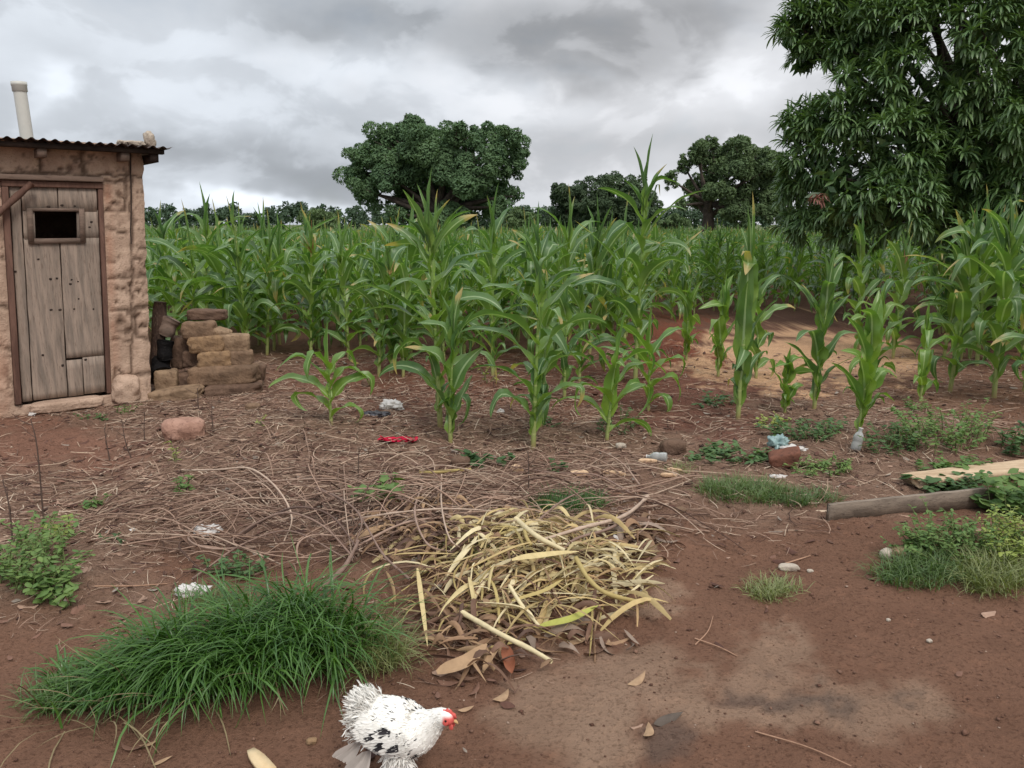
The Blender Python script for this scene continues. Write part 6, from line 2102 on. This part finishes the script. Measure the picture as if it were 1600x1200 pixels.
# ---------------------------------------------------------------- hen
def hen():
    rs = np.random.RandomState(33)
    foot = G0(624, 1206)
    foot[2] = float(H(foot[0], foot[1]))
    root = thing('hen', tuple(foot), 'white frizzle hen with black speckles and a red face pecking about at the bottom', 'hen', rz=R(-14))
    root.scale = (.90, .90, .90)
    SKIN = col_mat('hen_skin', .6, .15, 60, spec=.3)
    FEATH = col_mat('hen_feathers', .8, .10, 80, trans=.12, spec=.2)
    # spine stations: x forward, z up, half width, half height
    st = np.array([[-.138, .176, .010, .010], [-.125, .178, .040, .044], [-.095, .172, .066, .066], [-.055, .162, .080, .078], [-.01, .155, .088, .084], [.035, .152, .085, .080], [.070, .160, .068, .066],
                   [.096, .180, .045, .046], [.116, .200, .033, .034], [.132, .214, .026, .027], [.148, .222, .0235, .0245], [.163, .221, .0200, .0205], [.175, .217, .0135, .014], [.180, .215, .004, .004]])
    k = np.linspace(0, len(st) - 1, 60)
    S = np.stack([np.interp(k, np.arange(len(st)), st[:, j]) for j in range(4)], -1)
    for _ in range(3):
        S[1:-1] = (S[:-2] + 2 * S[1:-1] + S[2:]) / 4
    c = np.stack([S[:, 0], 0 * S[:, 0], S[:, 1]], -1)
    # the neck turns a little to the camera
    c[:, 1] -= np.clip((c[:, 0] - .07) / .1, 0, 1) ** 2 * .018
    tn = norm(np.gradient(c, axis=0)); sd = norm(np.cross([0, 0, 1.0], tn)); up = np.cross(tn, sd)
    th = np.linspace(0, 2 * np.pi, 36, endpoint=False)
    ring = c[:, None] + sd[:, None] * (S[:, 2, None] * np.cos(th))[..., None] + up[:, None] * (S[:, 3, None] * np.sin(th))[..., None]
    white = np.array(lin(242, 239, 232)[:3]); red = np.array(lin(214, 96, 88)[:3]); blk = np.array(lin(44, 42, 44)[:3]); gre = np.array(lin(178, 168, 160)[:3])
    face = np.clip((ring[..., 0] - .147) / .010, 0, 1) * np.clip((.238 - ring[..., 2]) / .008, 0, 1)
    colr = white * (1 - face[..., None]) + red * face[..., None]
    mb = MB(); mb.add(ring.reshape(-1, 3), grid_faces(60, 36, True), colr.reshape(-1, 3)); mb.build('body', SKIN, root)
    # plumage: overlapping feathers that curl away from the body
    def feathers(idx_rng, N, L, W, lift, curl, speck, nm, back=1.0, thr=(0, 6.283), colour=None, jit=.3):
        cum = np.cumsum((np.gradient(S[:, 0]) * (S[:, 2] + S[:, 3]))[idx_rng[0]:idx_rng[1]]); i = np.interp(rs.rand(N) * cum[-1], cum, np.arange(idx_rng[0], idx_rng[1]).astype(float)); a = rs.uniform(thr[0], thr[1], N)
        i0 = np.minimum(i.astype(int), 58); f = (i - i0)[:, None]
        at = lambda arr: arr[i0] * (1 - f) + arr[i0 + 1] * f
        C, Tn, Sd, Up = at(c), at(tn), at(sd), at(up)
        SS = at(S)
        nrm = norm(Sd * np.cos(a)[:, None] / SS[:, 2:3] + Up * np.sin(a)[:, None] / SS[:, 3:4])
        p = C + Sd * (SS[:, 2] * np.cos(a))[:, None] + Up * (SS[:, 3] * np.sin(a))[:, None]
        j0 = np.maximum(i0 - 2, 0)
        surf = lambda k_: c[k_] + sd[k_] * (S[k_, 2] * np.cos(a))[:, None] + up[k_] * (S[k_, 3] * np.sin(a))[:, None]
        d = norm(norm(surf(j0) - surf(np.minimum(i0 + 1, 59))) * back + nrm * lift + rs.randn(N, 3) * jit * .5 + [0, 0, -.10])
        l = L * rs.uniform(.7, 1.25, N)
        pts = [p - nrm * .003]
        q = pts[0]
        for s in range(1, 6):
            d = norm(d + nrm * curl * .22 + rs.randn(N, 3) * .05)
            q = q + d * (l / 5)[:, None]
            pts.append(q)
        pth = np.stack(pts, 1)
        side = np.cross(pth[:, 1] - pth[:, 0], nrm)[:, None] + rs.randn(N, 1, 3) * .002
        w = (W * rs.uniform(.8, 1.2, N))[:, None] * np.array([.5, .9, 1.0, .95, .7, .15])
        cl = np.tile(white, (N, 1)) * rs.uniform(.86, 1.04, (N, 1)) if colour is None else np.tile(colour, (N, 1)) * rs.uniform(.8, 1.1, (N, 1))
        if speck:
            v = vnoise(p * 70 + 5, 8)
            bl = (v > .675) & (p[:, 0] > -.045) & (p[:, 0] < .085) & (p[:, 2] > .09)
            bl |= (rs.rand(N) < .02) & (p[:, 0] > -.05)
            cl[bl] = blk * rs.uniform(.8, 1.6, (bl.sum(), 1))
        tipc = np.repeat(cl[:, None], 6, 1)
        mb = MB(); ribbons(mb, pth, w, side, tipc, fold=.25)
        return mb.build(nm, FEATH, root)
    feathers((5, 50), 9000, .014, .0076, .06, .15, True, 'body_feathers', jit=.16)
    feathers((36, 52), 900, .016, .0045, .08, .15, True, 'neck_feathers', jit=.16)
    # wings folded on each side: a shield of larger feathers
    for sgn in (1, -1):
        N = 260
        u = rs.rand(N); v = rs.rand(N)
        x = .062 - .135 * u; a = (.05 + .62 * v) if sgn > 0 else (np.pi - .05 - .62 * v)
        a = a - (.25 if sgn > 0 else -.25) * (1 - u)
        ii = np.interp(x, S[:, 0], np.arange(60)); i0 = np.minimum(ii.astype(int), 58)
        rr = 1.08
        p = c[i0] + sd[i0] * (S[i0, 2] * np.cos(a) * rr)[:, None] + up[i0] * (S[i0, 3] * np.sin(a) * rr)[:, None]
        nrm = norm(sd[i0] * np.cos(a)[:, None] + up[i0] * np.sin(a)[:, None])
        d = norm(np.array([-1, 0, -.25]) + nrm * .05 + rs.randn(N, 3) * .07)
        l = rs.uniform(.020, .034, N) * (1 + .3 * u)
        s = np.linspace(0, 1, 6)
        pth = p[:, None] + d[:, None] * (l[:, None] * s)[..., None] + nrm[:, None] * (.006 * s ** 2 * (rs.rand(N, 1) + .2))[..., None]
        side = np.cross(d, nrm)[:, None]
        w = rs.uniform(.007, .011, (N, 1)) * np.array([.5, .9, 1, .95, .75, .2])
        cl = np.tile(white, (N, 1)) * rs.uniform(.88, 1.03, (N, 1))
        bl = (vnoise(p * 110 + 9, 3) > .68) & (p[:, 0] > -.045)
        cl[bl] = blk * rs.uniform(.8, 1.8, (bl.sum(), 1))
        mb = MB(); ribbons(mb, pth, w, side, np.repeat(cl[:, None], 6, 1), fold=.25); mb.build('wing', FEATH, root)
    # bushy upright tail
    def spray(N, org, spread, d0, L, W, colour, nm, curl=(0, 0, 0), jit=.35):
        p = np.array(org) + np.clip(rs.randn(N, 3), -1.5, 1.5) * np.array(spread)
        d = norm(np.array(d0) + rs.randn(N, 3) * jit)
        l = L * rs.uniform(.6, 1.15, N)
        pts, q = [p], p
        for s in range(1, 6):
            d = norm(d + np.array(curl) * .25 + rs.randn(N, 3) * .08)
            q = q + d * (l / 5)[:, None]
            pts.append(q)
        pth = np.stack(pts, 1)
        pth[..., 2] = np.maximum(pth[..., 2], .004)
        side = np.cross(d, rs.randn(N, 3))[:, None]
        w = W * rs.uniform(.7, 1.2, (N, 1)) * np.array([.5, .9, 1.0, 1.0, .8, .25])
        mb = MB(); ribbons(mb, pth, w, side, np.tile(colour, (N, 1)) * rs.uniform(.85, 1.06, (N, 1)), fold=.2)
        return mb.build(nm, FEATH, root)
    spray(2000, (-.100, 0, .200), (.022, .026, .026), (-.55, 0, .75), .034, .0040, white, 'tail', (-.55, 0, -.15), .45)
    spray(1000, (-.106, 0, .160), (.022, .036, .026), (-.8, -.1, -.2), .022, .0036, white, 'tail_cushion', (0, 0, -.2))
    # drooping greyish quills low on the near side of the tail
    for (org, d0) in (((-.105, -.050, .125), (-.62, -.25, -.62)), ((-.075, -.060, .105), (-.38, -.35, -.72))):
        N = 7
        fan = np.linspace(-.45, .45, N)
        p = np.array(org) + np.stack([fan * .02, fan * .015, 0 * fan], -1)
        d = norm(np.array(d0)[None] + np.stack([fan * .75, 0 * fan, -np.abs(fan) * .1 + fan * .25], -1))
        s = np.linspace(0, 1, 6)
        pth = p[:, None] + d[:, None] * (.078 * s)[None, :, None] + np.array([-.006, 0, 0]) * (s ** 2)[None, :, None]
        side = norm(np.cross(d, [.2, 1.0, .2]))[:, None]
        mb = MB(); ribbons(mb, pth, np.array([[.004, .010, .015, .018, .018, .007]]), side, np.tile(gre, (N, 1)) * rs.uniform(.85, 1.2, (N, 1)), fold=.12)
        mb.build('quills', FEATH, root)
    # thighs in fluffy feathers, shanks, toes
    for sgn, dx in ((-1, .012), (1, -.012)):
        y = sgn * .036
        spray(800, (.0 + dx, y, .092), (.020, .014, .016), (.05, sgn * .1, -1), .046, .004, white, 'thigh_feathers', (0, 0, -.2), .45)
        mb = MB()
        pth = smooth_path([[-.005 + dx, y, .12], [.004 + dx, y, .08], [-.012 + dx, y, .045], [-.004 + dx, y, .010]], 10)
        colk = np.array([lin(206, 170, 130)[:3]])
        tubes(mb, pth, np.array([.02, .018, .014, .010, .0075, .0065, .006, .006, .006, .007]), 8, colk)
        for a, l in ((0.0, .05), (.55, .042), (-.55, .042), (3.1, .022)):
            e = np.array([math.cos(a), math.sin(a), 0]) * l
            b0 = pth[-1]
            tubes(mb, smooth_path([b0, b0 + e * .5 + [0, 0, .002], b0 + e + [0, 0, -.005]], 6), np.array([.0055, .005, .0045, .004, .003, .001]), 6, colk)
        mb.build('leg', SKIN, root)
    # head: comb, wattles, beak, eyes
    hc = c[np.argmin(np.abs(S[:, 0] - .156))]
    mb = MB()
    xs = np.linspace(-.020, .022, 22)
    hgt = .010 + .006 * np.abs(np.sin(xs * 260)) * np.clip(1 - np.abs(xs) / .024, 0, 1) + .004 * np.clip(1 - np.abs(xs) / .02, 0, 1)
    hgt[0] = hgt[-1] = .002
    v = np.concatenate([np.stack([hc[0] + .008 + xs, hc[1] + s * np.full(22, w), hc[2] + .012 - .35 * np.maximum(xs, 0) * 1.2 + h], -1) for s, w, h in ((1, .0045, 0 * xs), (1, .0022, hgt), (-1, .0022, hgt), (-1, .0045, 0 * xs))]).reshape(4, 22, 3).transpose(1, 0, 2)
    mb.add(v.reshape(-1, 3), grid_faces(22, 4, True), np.tile(red, (88, 1))); mb.build('comb', SKIN, root)
    for sgn in (1, -1):
        v, f = lump((.014, .006, .020), 2.2, .1, 2, 3, 5); mb = MB(); mb.add(v + hc + [.016, sgn * .008, -.022], f, red); mb.build('wattle', SKIN, root)
        v, f = lump((.016, .006, .018), 2.2, .1, 2, 4, 5); mb = MB(); mb.add(v + hc + [.003, sgn * .0195, -.004], f, red * 1.1); mb.build('cheek', SKIN, root)
        v, f = lump((.0072, .004, .0072), 2, 0, 1, 1, 5); mb = MB(); mb.add(v + hc + [.005, sgn * .0222, .004], f, np.array([.01, .008, .008])); mb.build('eye', SKIN, root)
    mb = MB()
    tubes(mb, np.array([hc + [.016, 0, -.003], hc + [.026, 0, -.006], hc + [.033, 0, -.011], hc + [.035, 0, -.014]]), np.array([.0075, .0055, .003, .0006]), 8, np.array([lin(214, 176, 126)[:3]]))
    mb.build('beak', SKIN, root)


hen()
